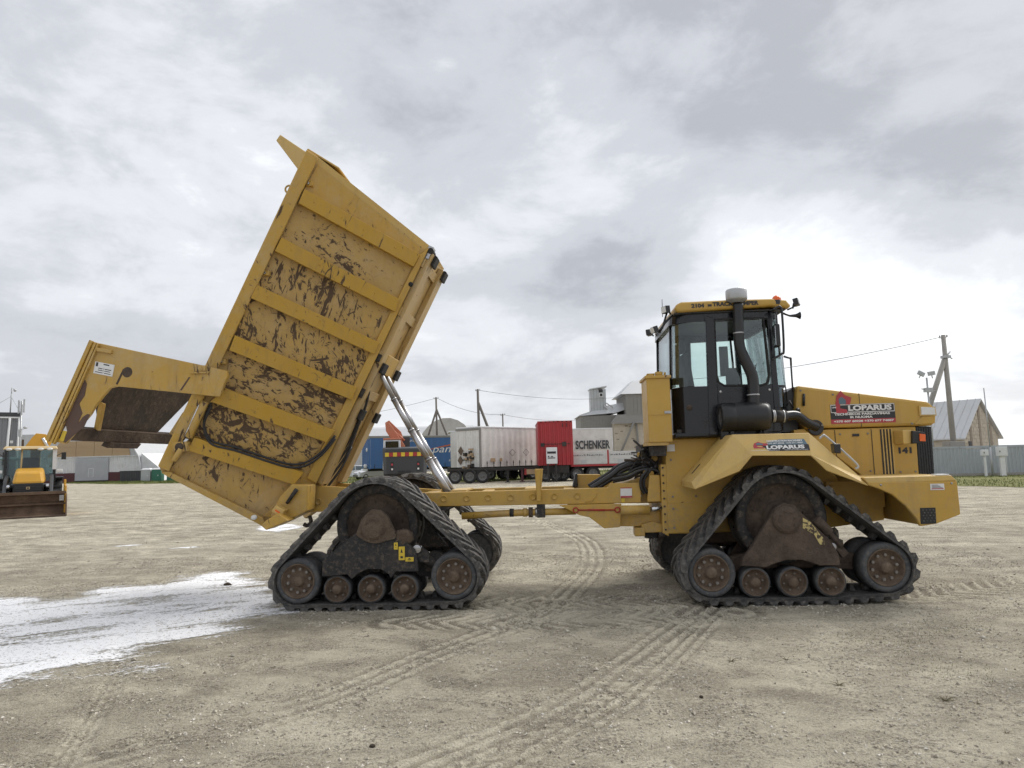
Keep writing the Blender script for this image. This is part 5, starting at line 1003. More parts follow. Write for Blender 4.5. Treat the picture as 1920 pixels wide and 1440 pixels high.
def wheel(r, w):
    mb = MB(); mb.lathe((0, 0, 0), [(.001, .05), (.2*r, .05), (.22*r, .1), (.5*r, .1), (.58*r, .03), (.62*r, .03), (.66*r, .02), (.93*r, .015), (r, .06), (r, w-.06), (.93*r, w), (.5*r, w-.02), (.001, w-.05)], 26, 'y', [0]*5+[1]*7); bolts(mb, 0, 0, .1, .36*r, 8, .03*r*2); return mb
WH = {}
def add_wheel(parent, x, y, z, r, w=.3, rz=0, mats=('wheel_rim', 'rubber_dark')):
    key = (r, w, mats)
    if key not in WH: o = wheel(r, w).build('wheel', list(mats), parent); WH[key] = o.data
    else: o = bpy.data.objects.new('wheel', WH[key]); COL.objects.link(o); o.parent = parent
    o.location = (x, y, z); o.rotation_euler = (0, 0, rz); return o
def zdrop(o): o.location.z = gz(o.location.x, o.location.y); return o

# ---- parked trailers
def chassis(t, L, y0=0.0, axles=(), legs=None, tyre=.50):
    put(MB().box((.2, y0+.75, .85), (L-.2, y0+.90, 1.08)).box((.2, y0+1.6, .85), (L-.2, y0+1.75, 1.08)).box((0, y0+.04, 1.06), (L, y0+2.46, 1.14)), 'chassis_dark', 'chassis', t)
    for x in axles:
        add_wheel(t, x, y0+.08, tyre, tyre, .36); add_wheel(t, x, y0+2.42, tyre, tyre, .36, math.pi); put(MB().tube([(x, y0+.3, tyre), (x, y0+2.2, tyre)], .07, 8), 'chassis_dark', 'axle', t)
    if legs:
        for y in (.35, 2.1): put(MB().box((legs-.06, y0+y, .04), (legs+.06, y0+y+.12, 1.06)).box((legs-.15, y0+y-.06, 0), (legs+.15, y0+y+.18, .05)), 'chassis_dark', 'landing_leg', t)
def curtain(t, x0, x1, z0, z1, mat, folds=.018, n=None, y=0.0, seed=1):
    r = np.random.default_rng(seed); nx_ = n or int((x1-x0)/.09); xs = np.linspace(x0, x1, nx_); zs = np.linspace(z0, z1, 9); X_, Z_ = np.meshgrid(xs, zs); ph = r.uniform(0, 6)
    Yv = y-.01-folds*(np.sin(X_*math.pi*2/.62+ph)*.6+(fbm(X_*2.1, Z_*.35, 3, 3+seed)-.45)*1.6)
    mb = MB(); i = np.arange(X_.size).reshape(X_.shape); mb.add(np.stack([X_, Yv, Z_], -1).reshape(-1, 3), np.stack([i[:-1, :-1], i[:-1, 1:], i[1:, 1:], i[1:, :-1]], -1).reshape(-1, 4).tolist(), 0, True)
    return put(mb, mat, 'side_curtain', t)
# blue curtain trailer
tb_ = thing('curtain_trailer', 'blue curtain-sided trailer with white italic lettering and an orange swoosh', 'trailer', (-13.8, 68, .0), R(27)); zdrop(tb_)
chassis(tb_, 13.6, 0, (10.4, 11.7, 13.0), 2.6); cb = curtain(tb_, .12, 13.5, 1.1, 4.0, 'curtain_blue', .015, seed=2)
ew = put(ridged(2.5, 2.75, .28, .05).shift((0, 0, 1.15)), 'curtain_blue', 'end_wall', tb_); ew.rotation_euler = (0, 0, R(-90)); ew.location = (-.0, 2.5, 0)
put(MB().box((-.02, -.04, 4.0), (13.6, 2.54, 4.22)).box((-.06, -.05, 3.9), (.06, 2.55, 4.24)), 'old_wood', 'roof_frame', tb_, bevel=.03)
put(MB().box((-.03, -.045, 1.05), (.10, .06, 4.0)), 'curtain_blue', 'corner_post', tb_)
for s, x, z, w, h in (('europ', 3.7, 3.50, 1.1, .30), ('e', 5.6, 3.52, .2, .22), ('pane', 6.3, 2.28, 2.75, .72), ('smart', 8.1, 1.62, 1.2, .2)): text('lettering', s, 1, 'white_print', tb_, (x, -.065, z), FR, width=w, height=h, shear=.3)
sw_ = MB(); xs = np.linspace(5.9, 13, 24); sw_.add([(x, -.06, 2.75+.75*(1-((13-x)/7.1)**2)) for x in xs]+[(x, -.06, 2.75+.75*(1-((13-x)/7.1)**2)+.06+.28*(x-5.9)/7.1) for x in xs], [(i, i+1, 24+i+1, 24+i) for i in range(23)]); put(sw_, 'swoosh', 'orange_swoosh', tb_)
for k in range(16): put(MB().box((.5+k*.8, -.05, 1.12), (.54+k*.8, -.03, 1.5)), 'chassis_dark', 'curtain_strap', tb_)
pl_ = put(MB().lathe((-.05, .6, 2.9), [(.001, -.05), (.18, -.04), (.2, .0)], 14, 'x').box((-.4, .3, .9), (-.06, .9, 1.1)).lathe((-.2, .6, 1.35), [(.05, -.2), (.2, -.1), (.2, .1), (.05, .2)], 12, 'x'), 'white_sheet', 'end_fittings', tb_)
# white curtain trailer
ta_ = thing('curtain_trailer', 'dirty white curtain-sided trailer with a corrugated rusty end wall', 'trailer', (-2.45, 52.2, 0), R(48)); zdrop(ta_)
chassis(ta_, 9.4, 0, (6.0, 7.3, 8.6), None); curtain(ta_, .1, 9.3, 1.12, 4.0, 'curtain_white', .022, seed=5)
ew2 = put(ridged(2.5, 2.72, .26, .045).shift((0, 0, 1.13)), 'curtain_white', 'end_wall', ta_); ew2.rotation_euler = (0, 0, R(-90)); ew2.location = (0, 2.5, 0)
put(MB().box((-.06, -.05, 1.1), (.08, .06, 4.0)), 'old_wood', 'corner_post', ta_); put(MB().box((-.02, -.05, 4.0), (9.4, 2.53, 4.12)).box((-.08, -.06, 3.84), (.04, 2.55, 4.02), 1), ['white_sheet', 'old_wood'], 'roof_edge', ta_, bevel=.03)
put(MB().box((.05, .06, 1.12), (9.35, 2.47, 3.98)), 'curtain_white', 'load_box', ta_)
r_ = random.Random(3)
for k in range(12): put(MB().box((.6+k*.72, -.085, 1.08), (.64+k*.72, -.06, 1.55)).box((.58+k*.72, -.095, 1.35), (.67+k*.72, -.065, 1.45)), 'chassis_dark', 'curtain_strap', ta_)
for x in (3.4, 5.0): put(MB().tube([(x+.34*math.cos(a), -.095, 2.15+.26*math.sin(a)) for a in np.linspace(0, 2*math.pi, 5)], .014, 5), 'grey_letter', 'diamond_placard', ta_)
for y, z in ((2.0, 2.35), (2.05, 1.65)): put(MB().extx([(y-.3, z), (y, z+.34), (y+.3, z), (y, z-.34)], -.075, -.055), 'rusty_rim', 'diamond_plate', ta_)
mb = MB()
for k in range(18): y, z = r_.uniform(.5, 1.6), r_.uniform(1.0, 2.1); mb.box((-.3, y, z), (-.06, y+r_.uniform(.08, .3), z+r_.uniform(.05, .25)), r_.randrange(3))
mb.tube([(-.15, .9, 1.2), (-.15, .85, 2.45)], .03, 6, 2).box((-.22, .6, 2.4), (-.1, 1.05, 2.5), 2); put(mb, ['rusty_rim', 'chassis_dark', 'tan_sheet'], 'equipment_rack', ta_)
for x0, x1, c in ((1.0, 1.5, 'tan_sheet'), (2.0, 2.25, 'tan_sheet'), (7.0, 7.7, 'digger_cream')): put(MB().box((x0, -.085, 1.5), (x1, -.06, 1.75)), c, 'curtain_patch', ta_)
# bare chassis trailer parked before it
tch = thing('chassis_trailer', 'bare dark trailer chassis on three axles in front of the white trailer', 'trailer', (-4.75, 50.6, 0), R(4)); zdrop(tch)
put(MB().box((0, .6, .84), (6.6, .72, 1.06)).box((0, 1.7, .84), (6.6, 1.82, 1.06)).box((0, .1, .98), (.12, 2.3, 1.07)).box((3.2, .1, .98), (3.3, 2.3, 1.07)).box((6.4, .1, .98), (6.6, 2.3, 1.07)).box((0, .02, .95), (6.6, .1, 1.07)), 'chassis_dark', 'frame', tch)
for x in (.55, 1.58, 2.5): add_wheel(tch, x, .1, .50, .50, .36); add_wheel(tch, x, 2.3, .50, .50, .36, math.pi); put(MB().tube([(x, .3, .5), (x, 2.1, .5)], .07, 8), 'chassis_dark', 'axle', tch)
for x in (4.3, 5.35): put(MB().box((x-.08, .25, .05), (x+.08, .4, .95)).box((x-.18, .15, .0), (x+.18, .5, .06)), 'chassis_dark' if x < 5 else 'maroon', 'landing_leg', tch)
put(MB().box((5.65, .05, .55), (8.0, .15, .90), 1).box((5.5, .1, .5), (5.65, .3, 1.0), 0), ['trailer_red', 'tan_sheet'], 'side_guard', tch)
# lettered trailer behind
tsk = thing('curtain_trailer', 'off-white curtain trailer lettered in dark grey capitals, behind the flatbed', 'trailer', (-5.2, 57.6, 0), R(9)); zdrop(tsk)
chassis(tsk, 13.7, 0, (2, 3.3, 4.6), 10.5); curtain(tsk, .1, 13.6, 1.1, 3.94, 'curtain_white', .016, seed=8); put(MB().box((0, -.03, 3.94), (13.7, 2.5, 4.06)).box((13.6, -.03, 1.1), (13.7, 2.5, 3.94)), 'white_sheet', 'roof_edge', tsk, bevel=.02)
text('lettering', 'SCHENKER', 1, 'grey_letter', tsk, (10.45, -.12, 2.32), FR, width=2.95, height=.72, bold=.03)
# red box body
trd = thing('box_truck_body', 'tall red ribbed box body between the white and the lettered trailer', 'truck body', (1.75, 50.0, 0), R(0)); zdrop(trd)
put(MB().box((0, .06, 1.15), (2.38, 5.5, 4.15)), 'trailer_red', 'box', trd); put(ridged(2.38, 3.08, .3, .05).shift((0, .05, 1.14)), 'trailer_red', 'end_door', trd)
put(MB().box((-.03, .0, 4.12), (2.41, 5.5, 4.24)).box((-.04, -.02, 1.12), (.05, .1, 4.15)).box((2.33, -.02, 1.12), (2.42, .1, 4.15)), 'trailer_red', 'door_frame', trd, bevel=.02)
put(MB().box((.2, -.03, 2.60), (2.2, .02, 2.64)).box((1.7, -.05, 3.8), (1.75, .0, 4.05)).box((2.0, -.05, 3.8), (2.05, 0, 4.05)).box((1.65, -.05, 2.45), (1.95, .0, 2.75), 0).box((.15, -.05, 2.45), (.4, 0, 2.7), 0), 'muddy_black', 'door_hinges', trd)
put(MB().box((.3, .1, .6), (2.1, 5.2, 1.12)), 'chassis_dark', 'chassis', trd)
for x in (.45, 1.2): add_wheel(trd, x, .4, .46, .46, .3, 0)
dsp = thing('fuel_cabinet', 'white fuel cabinet standing before the red box body', 'cabinet', (2.25, 49.3, 0), 0); zdrop(dsp)
put(MB().box((0, 0, 1.25), (.75, .45, 2.38)), 'car_white', 'body', dsp, bevel=.03); put(MB().box((.06, -.02, 1.95), (.66, .0, 2.1)).box((.08, -.02, 1.62), (.6, .0, 1.68)).box((.1, -.02, 1.72), (.2, 0, 1.8)).box((.3, -.02, 1.72), (.45, 0, 1.78)), 'decal_black', 'panel', dsp); put(MB().box((.05, .05, 0), (.15, .4, 1.25)).box((.6, .05, 0), (.7, .4, 1.25)), 'chassis_dark', 'stand', dsp)
# flatbed with drop sides
tfl = thing('flatbed_trailer', 'flatbed trailer with white drop-side boards and red posts', 'trailer', (2.7, 50.6, 0), R(1)); zdrop(tfl)
chassis(tfl, 7.0, 0, (.75, 1.75, 2.9), None, .50); put(MB().box((1.3, -.04, 1.0), (7.05, .0, 1.13)), 'trailer_red', 'side_rail', tfl)
for k, x in enumerate((1.42, 4.05)): 
    bd = put(MB().box((x, -.03, 1.15), (x+2.45, .03, 2.02)), 'board_white', 'drop_side', tfl, bevel=.01)
    for j in range(3): put(MB().box((x+.03, -.045, 1.22+j*.26), (x+2.42, -.03, 1.24+j*.26)), 'board_white', 'board_rib', bd)
    put(MB().box((x+.6, -.04, 1.2), (x+1.0, -.03, 1.45)), 'grey_sheet', 'board_plate', bd)
    mb = MB()
    for j in range(18): mb.box((x+.12+j*.12, -.05, 1.74), (x+.12+j*.12+random.uniform(.03, .08), -.03, 1.74+random.uniform(.05, .12)))
    put(mb, 'grey_letter', 'faded_print', bd)
for x in (1.33, 3.93, 6.55): put(MB().box((x, -.06, 1.0), (x+.1, .06, 2.12)), 'trailer_red', 'side_post', tfl)

# ---- wheeled excavator seen from behind
ex = thing('wheeled_excavator', 'wheeled excavator seen from behind, white cab, dark counterweight, folded orange arm', 'excavator', (-6.1, 40, 0), R(9)); zdrop(ex)
cw = put(MB().prism([(-1.2, .12, .95), (-1.0, -.25, .95), (1.0, -.25, .95), (1.2, .12, .95), (1.2, .8, .95), (-1.2, .8, .95)], [(-1.25, .05, 2.45), (-1.05, -.35, 2.4), (1.05, -.35, 2.4), (1.25, .05, 2.45), (1.25, .8, 2.5), (-1.25, .8, 2.5)]), 'charcoal', 'counterweight', ex, bevel=.07)
for k in range(10):
    x = -1.1+k*.22; put(MB().prism([(x, -.355, 1.95), (x+.21, -.355, 1.95), (x+.21, -.375, 2.17), (x, -.375, 2.17)], [(x, -.30, 1.95), (x+.21, -.30, 1.95), (x+.21, -.30, 2.17), (x, -.30, 2.17)]), 'yellow_print' if k % 2 == 0 else 'trailer_red', 'warning_block', cw)
for x in (-.72, .72): put(MB().box((x-.08, -.30, 1.15), (x+.08, -.27, 1.65), 0).box((x-.05, -.31, 1.2), (x+.05, -.295, 1.3), 1).box((x-.05, -.31, 1.45), (x+.05, -.295, 1.56), 2), ['black_plastic', 'lens_clear', 'decal_red'], 'tail_lamp', cw)
put(MB().box((-1.2, .8, .95), (1.2, 2.4, 1.9)), 'charcoal', 'upper_body', ex, bevel=.05); put(MB().box((-.4, -.3, 1.0), (.3, -.27, 1.15)), 'black_plastic', 'grab_handle', cw)
oc = put(MB().prism([(-1.25, .35, 1.2), (-.2, .35, 1.2), (-.2, 2.0, 1.2), (-1.25, 2.0, 1.2)], [(-1.2, .5, 2.92), (-.25, .5, 2.92), (-.25, 2.0, 2.92), (-1.2, 2.0, 2.92)]), 'car_white', 'operator_cab', ex, bevel=.06)
put(MB().box((-1.08, .30, 2.1), (-.36, .46, 2.82)), 'glass_dark', 'rear_window', oc); put(MB().box((-1.22, .45, 2.9), (-.2, 2.05, 3.0)), 'orange_paint', 'cab_roof', oc, bevel=.03)
bm1 = put(MB().ext([(-.2, 1.6), (.2, 1.6), (.0, 2.6), (-.75, 3.75), (-.92, 3.95), (-1.12, 3.9), (-1.08, 3.45), (-.62, 2.7)], 1.5, 1.9), 'orange_paint', 'boom', ex, bevel=.03)
put(MB().ext([(-1.15, 3.95), (-.9, 4.1), (-.2, 3.4), (.05, 2.6), (-.15, 2.5), (-.45, 3.2)], 1.95, 2.2).tube([(-.8, 1.95, 3.6), (.0, 1.95, 2.9)], .08, 8).box((-.1, 1.9, 2.3), (.3, 2.2, 3.1), 1), ['orange_paint', 'charcoal'], 'dipper_arm', ex, bevel=.02)
put(MB().box((-1.2, .3, .5), (1.2, 2.6, .95)).box((-1.3, -.5, .55), (-.7, -.3, .75), 1), ['charcoal', 'orange_paint'], 'undercarriage', ex, bevel=.03)
for x in (-1.2, .9):
    for y in (.5, 2.4): add_wheel(ex, x+.32, y, .5, .5, .32, R(90))

# ---- cars
def car(name, label, loc, rz):
    t = thing(name, label, 'car', loc, rz, 'white cars parked by the trailers'); zdrop(t)
    lo = [(-1.98, .28), (-1.98, .55), (-1.90, .72), (-1.15, .90), (1.55, .95), (1.95, .85), (2.0, .5), (1.95, .28)]; up = [(-1.12, .90), (-.45, 1.40), (.2, 1.47), (1.2, 1.40), (1.75, .95)]
    bd = MB(); n = len(lo); bd.prism([(x, -.82, z) for x, z in lo], [(x, .82, z) for x, z in lo]); bo = put(bd, 'car_white', 'body', t, bevel=.08)
    put(MB().prism([(x*(1 if z < 1 else .97), -.78 if z < 1 else -.60, z) for x, z in up], [(x*(1 if z < 1 else .97), .78 if z < 1 else .60, z) for x, z in up]), 'car_white', 'cabin', t, bevel=.04)
    for s in (-1, 1):
        y0, y1 = s*.785, s*.63; put(MB().add([(-.95, y0, .95), (.15, y0, .97), (.15, y1, 1.38), (-.42, y1, 1.35)], [(0, 1, 2, 3)]).add([(.22, y0, .97), (1.5, y0, .97), (1.1, y1, 1.36), (.22, y1, 1.38)], [(0, 1, 2, 3)]), 'glass_dark', 'side_window', t)
        put(MB().box((-1.93, s*.62-.16, .66), (-1.80, s*.62+.16, .79)), 'lens_clear', 'headlight', t, bevel=.03); put(MB().box((-.75, s*.84-.06, .95), (-.62, s*.9+.06*s, 1.07)), 'car_white', 'wing_mirror', t, bevel=.03)
        for x in (-1.25, 1.22): add_wheel(t, x, s*.84, .30, .30, .2, 0 if s < 0 else math.pi)
    put(MB().add([(-1.10, -.70, .93), (-1.10, .70, .93), (-.48, .56, 1.385), (-.48, -.56, 1.385)], [(0, 1, 2, 3)]), 'glass_dark', 'windscreen', t); put(MB().box((-2.0, -.5, .34), (-1.975, .5, .48)).box((-2.0, -.35, .58), (-1.97, .35, .64)), 'black_plastic', 'front_grille', t)
    return t
car('parked_car', 'white hatchback with its front toward the yard, left of the blue trailer', (-16.9, 74, 0), R(35)); car('parked_car', 'second white car, half hidden behind the excavator, by the blue trailer', (-14.3, 72.4, 0), R(40))

# ---- backhoe loader
bh = thing('backhoe_loader', 'yellow backhoe loader facing the yard with its wide rusty front bucket lowered', 'loader', (-19.25, 28.4, 0), R(33)); zdrop(bh)
prof = [(-3.95, .02), (-3.35, .0), (-3.15, .12), (-3.08, .45), (-3.2, .80), (-3.32, .86), (-3.36, .84), (-3.24, .76), (-3.14, .45), (-3.2, .17), (-3.38, .06), (-3.95, .05)]
bk = put(MB().extx(prof, -1.2, 1.2), 'bucket_steel', 'loader_bucket', bh, bevel=.01)
for s in (-1, 1): put(MB().extx([(-3.95, .02), (-3.35, .0), (-3.15, .12), (-3.08, .45), (-3.2, .80), (-3.5, .70)], s*1.2-.02, s*1.2+.02), 'bucket_steel', 'bucket_side', bk)
put(MB().box((-1.2, -4.02, .0), (1.2, -3.93, .06)), 'muddy_brown', 'cutting_edge', bk); put(MB().box((-1.18, -3.40, .80), (1.18, -3.30, .90)).box((-1.2, -3.30, .42), (1.2, -3.12, .48)), 'bucket_steel', 'top_lip', bk); put(MB().box((.98, -3.36, .55), (1.12, -3.28, .75)), 'steel', 'bucket_hook', bk)
hd = put(MB().prism([(-.50, -2.35, 1.18), (.50, -2.35, 1.18), (.55, -.5, 1.20), (-.55, -.5, 1.20)], [(-.42, -2.15, 1.62), (.42, -2.15, 1.62), (.45, -.5, 1.78), (-.45, -.5, 1.78)]), 'digger_yellow', 'bonnet', bh, bevel=.09)
gp = put(MB().box((-.47, -2.36, .55), (.47, -.6, 1.20)), 'black_plastic', 'grille', bh, bevel=.04)
for k in range(7): put(MB().box((-.40, -2.375, .68+k*.065), (.40, -2.36, .70+k*.065)), 'charcoal', 'grille_slat', gp)
put(MB().box((-.055, -2.385, .98), (.055, -2.37, 1.07), 0).box((-.03, -2.39, 1.0), (.03, -2.385, 1.05), 1), ['digger_cream', 'black_plastic'], 'badge', gp)
for s in (-1, 1):
    put(MB().extx([(-.4, 1.35), (-.3, 1.55), (-1.6, 1.35), (-3.0, .62), (-3.05, .42), (-2.85, .45), (-1.6, 1.12)], s*.72-.06, s*.72+.06), 'charcoal', 'loader_arm', bh, bevel=.02)
    put(MB().tube([(s*.60, -1.2, .8), (s*.60, -2.6, 1.12), ], .05, 10, 1).tube([(s*.60, -.7, .9), (s*.60, -2.9, .75)], .04, 8, 0), ['black_plastic', 'chrome'], 'loader_ram', bh)
    add_wheel(bh, s*.88+.17, -1.75, .46, .46, .34, R(90), ('digger_cream', 'rubber_dark')); add_wheel(bh, s*.90+.21, .35, .68, .68, .42, R(90), ('digger_cream', 'rubber_dark'))
    for k in range(12):
        a = math.pi*2*k/12; o = put(MB().box((-.05, -.05, .64), (.05, .05, .72)), 'rubber_dark', 'tread_bar', bh); o.location = (s*.90, .35, .68); o.rotation_euler = (a, 0, 0); o.scale = (3.8, .8, 1)
    put(MB().box((s*.62 if s > 0 else -1.14, -.35, 1.32), (1.14 if s > 0 else -.62, 1.0, 1.40)), 'black_plastic', 'rear_mudguard', bh, bevel=.03)
    put(MB().box((s*.98-.10, -.62, 1.58), (s*.98+.10, -.52, 1.70)), 'lens_clear', 'front_lamp', bh, bevel=.02); put(MB().tube([(s*.82, -.5, 2.2), (s*1.05, -.6, 2.35)], .015, 6).box((s*1.1-.08, -.64, 2.08), (s*1.1+.08, -.56, 2.36)), 'black_plastic', 'door_mirror', bh, bevel=.02)
    put(MB().box((s*.48-.1, -3.05, .45), (s*.48+.1, -2.6, .62)).tube([(s*.5-.1, -2.9, .7), (s*.5+.1, -2.9, .7)], .05, 8), 'digger_yellow', 'arm_knuckle', bh, bevel=.02)
cabb = put(MB().box((-.82, -.45, 1.0), (.82, 1.0, 1.12)), 'black_plastic', 'cab', bh, bevel=.02)
for x, y in ((-.80, -.45), (.80, -.45), (-.80, .98), (.80, .98)): put(MB().box((x-.05, y-.05, 1.1), (x+.05, y+.05, 2.50)), 'black_paint' if y > 0 or x < 0 else 'black_paint', 'cab_pillar', cabb)
put(MB().box((-.75, -.47, 1.25), (.75, -.455, 2.48)), 'glass_mid', 'front_window', cabb); put(MB().box((-.75, .985, 1.25), (.75, 1.0, 2.48)), 'glass', 'rear_window', cabb)
for s in (-1, 1): put(MB().box((s*.815-.006, -.4, 1.2), (s*.815+.006, .93, 2.48)), 'glass', 'door_glass', cabb); put(MB().box((s*.80-.07, -.53, 1.7), (s*.80+.07, -.5, 2.5)) if s > 0 else MB().box((-.9, -.5, 1.9), (-.86, -.47, 2.4)), 'car_white' if s > 0 else 'black_plastic', 'exhaust_guard', cabb)
put(MB().prism([(-.90, -.70, 2.50), (.90, -.70, 2.50), (.90, 1.1, 2.50), (-.90, 1.1, 2.50)], [(-.84, -.62, 2.62), (.84, -.62, 2.62), (.84, 1.05, 2.62), (-.84, 1.05, 2.62)]), 'digger_cream', 'cab_roof', bh, bevel=.03)
for x in (-.7, -.42, .32, .62): put(MB().ball((x, -.69, 2.50), .09, 10, 6, 0, -1, (1.2, .5, .6)), 'lens_clear', 'roof_lamp', bh)
put(MB().tube([(-.30, -.52, 1.55), (-.28, -.50, 2.5)], .03, 8), 'digger_cream', 'wiper_post', bh); put(MB().box((-.3, .1, 1.2), (.3, .7, 1.6)).box((-.28, .55, 1.6), (.28, .72, 2.2)), 'seat_cloth', 'operator_seat', bh, bevel=.05)
put(MB().extx([(1.2, .7), (1.55, .7), (1.5, 1.5), (1.55, 2.5), (1.2, 2.6), (1.1, 1.5)], -.05, .3).ext([(-.30, 2.55), (-.02, 3.02), (.12, 3.2), (.46, 3.16), (.72, 2.9), (.55, 2.55)], 1.0, 1.35).tube([(.55, 1.0, 2.6), (.35, 1.0, 3.0)], .07, 10, 2).ball((.60, 1.2, 2.98), .17, 12, 8, 1).box((-.36, 1.0, 2.55), (-.28, 1.2, 2.95), 1), ['digger_yellow', 'muddy_brown', 'chrome'], 'backhoe_boom', bh, bevel=.02); put(MB().box((-.75, .9, .45), (.75, 1.4, 1.1)), 'chassis_dark', 'rear_frame', bh, bevel=.03)
put(MB().box((-.6, -2.1, .35), (.6, 1.0, .6)).box((-.95, -1.85, .40), (.95, -1.65, .52)), 'chassis_dark', 'chassis', bh, bevel=.02)
put(MB().box((1.13, -3.3, .1), (1.2, -1.6, 1.1)).box((1.12, -1.7, .5), (1.2, -1.6, 1.3)), 'digger_yellow', 'stabiliser_guard', bh, bevel=.02)
# a second machine, mostly out of view
lt = thing('parked_tractor', 'dark tractor with pale windscreen at the far left edge beside the backhoe', 'tractor', (-22.6, 31.5, 0), R(36)); zdrop(lt)
put(MB().box((-.75, -.6, .9), (.75, .9, 1.25)), 'charcoal', 'body', lt, bevel=.05); tcab = put(MB().box((-.78, -.62, 2.15), (.78, .9, 2.28)), 'teal_paint', 'cab_roof', lt, bevel=.05)
for x, y in ((-.72, -.58), (.72, -.58), (-.72, .85), (.72, .85)): put(MB().box((x-.04, y-.04, 1.2), (x+.04, y+.04, 2.18)), 'black_paint', 'cab_pillar', tcab)
put(MB().box((-.68, -.59, 1.25), (.68, -.58, 2.15)), 'glass', 'windscreen', tcab); put(MB().box((-.4, -2.2, .8), (.4, -.6, 1.35)), 'charcoal', 'bonnet', lt, bevel=.08)
for s in (-1, 1): add_wheel(lt, s*.8, .4, .7, .7, .4, R(90)); add_wheel(lt, s*.7, -1.8, .42, .42, .3, R(90)); put(MB().box((s*.95-.08, -.7, 1.75), (s*.95+.08, -.62, 2.2)), 'black_plastic', 'door_mirror', lt, bevel=.02)
put(MB().ball((.55, -.75, 1.2), .1, 10, 6, 0, -1, (1.4, .6, .6)), 'lens_orange', 'front_lamp', lt)

# ---- sheds on the left
hg = thing('storage_hangar', 'arched hangar with tan top, white sheet front, grey gate and maroon base', 'hangar', (-59.0, 100, 0), R(0)); zdrop(hg)
end = [(-7.6, 0), (6.6, 0), (6.55, 3.2), (5.9, 4.3), (4.6, 5.55), (3.9, 5.95), (-3.9, 5.95), (-5.2, 5.4), (-6.9, 3.9), (-7.6, 3.0)]
put(MB().ext(end, .12, 26), 'roof_metal', 'vault', hg)
put(ridged(14.1, 2.25, .32, .05).shift((-7.55, .08, 1.32)), 'white_sheet', 'front_sheet', hg); put(MB().box((-7.6, -.02, 0), (6.62, .1, 1.34)), 'maroon', 'plinth', hg)
for k in range(4):
    x0 = -5.0+k*2.55; put(MB().ext([(x0 if k else -6.6, 3.6), (min(x0+2.5, 5.9), 3.6), (min(x0+2.5, 4.7) if k == 3 else x0+2.5, 5.8), (x0 if k else -4.6, 5.8)], -.02+.004*k, .09), 'tan_sheet', 'upper_panel', hg)
for z in (4.3, 4.95): put(MB().box((-5.6+.5*(z-4.3), -.05, z), (5.1-.6*(z-4.3), -.03, z+.05)), 'tan_sheet', 'panel_batten', hg)
put(MB().box((-7.3, -.06, 3.5), (6.3, .05, 3.62)).box((-4.2, -.06, 5.78), (4.2, .08, 5.98)), 'white_sheet', 'trim', hg)
put(MB().tube([(6.66, -.05, 0), (6.62, -.05, 2.4), (6.35, -.05, 3.5), (5.6, -.05, 4.75), (4.4, -.05, 5.85)], .11, 8), 'white_sheet', 'edge_trim', hg)
gt = put(MB().box((-2.45, -.12, .25), (2.2, -.03, 3.35)), 'gate_grey', 'gate', hg)
for k in range(7): put(MB().box((-2.44, -.14, .30+k*.43), (2.19, -.12, .30+k*.43+.40)), 'gate_grey', 'gate_panel', gt)
put(MB().box((-.55, -.165, .72), (.18, -.14, 1.95)), 'white_sheet', 'wicket_frame', gt); put(MB().box((-.48, -.175, .74), (.11, -.165, 1.88)), 'gate_grey', 'wicket_door', gt); put(MB().box((-2.45, -.1, 0), (2.2, -.04, .25)), 'chassis_dark', 'gate_gap', gt)
put(MB().prism([(6.62, .2, 0), (9.6, .2, 0), (9.6, 20, 0), (6.62, 20, 0)], [(6.62, .2, 3.9), (9.4, .2, 1.6), (9.4, 20, 1.6), (6.62, 20, 3.9)]), 'white_sheet', 'side_lean_to', hg)
ct = thing('storage_container', 'low dark container standing before the arched hangar', 'container', (-51.0, 96, 0), R(3)); zdrop(ct)
put(ridged(3.9, 1.35, .3, .05).shift((-1.95, 0, .05)), 'container_dark', 'front_wall', ct); put(MB().box((-1.95, .02, .05), (1.95, 2.2, 1.4)), 'container_dark', 'body', ct); put(MB().box((-2.0, -.06, 1.38), (2.0, 2.25, 1.46)), 'charcoal', 'roof', ct)
for i, (x, c, lab) in enumerate(((-48.3, 'grey_sheet', 'grey portable toilet with pale roof, beside the dark container'), (-46.9, 'green_plastic', 'green portable toilet next to the grey one'), (-44.9, 'green_plastic', 'green portable toilet at the rim of the tipped body'))):
    wc = thing('portable_toilet', lab, 'toilet', (x, 94, 0), R(4), 'portable toilets by the hangar'); zdrop(wc); bx_ = put(MB().box((-.6, -.5, 0), (.6, .6, 1.55)), c, 'cabin', wc, bevel=.03)
    put(MB().prism([(-.65, -.55, 1.55), (.65, -.55, 1.55), (.65, .65, 1.55), (-.65, .65, 1.55)], [(-.4, -.3, 1.75), (.4, -.3, 1.75), (.4, .4, 1.75), (-.4, .4, 1.75)]), 'white_sheet', 'roof', wc, bevel=.03); put(MB().box((-.4, -.52, .1), (.4, -.5, 1.45)), c, 'door', wc); put(MB().box((.2, -.54, .7), (.28, -.52, .85)), 'white_sheet', 'latch', wc)
gb = thing('sheet_metal_building', 'tall dark grey sheet-metal building at the left edge with mast on its roof', 'building', (-58.0, 78.4, 0), R(36)); zdrop(gb)
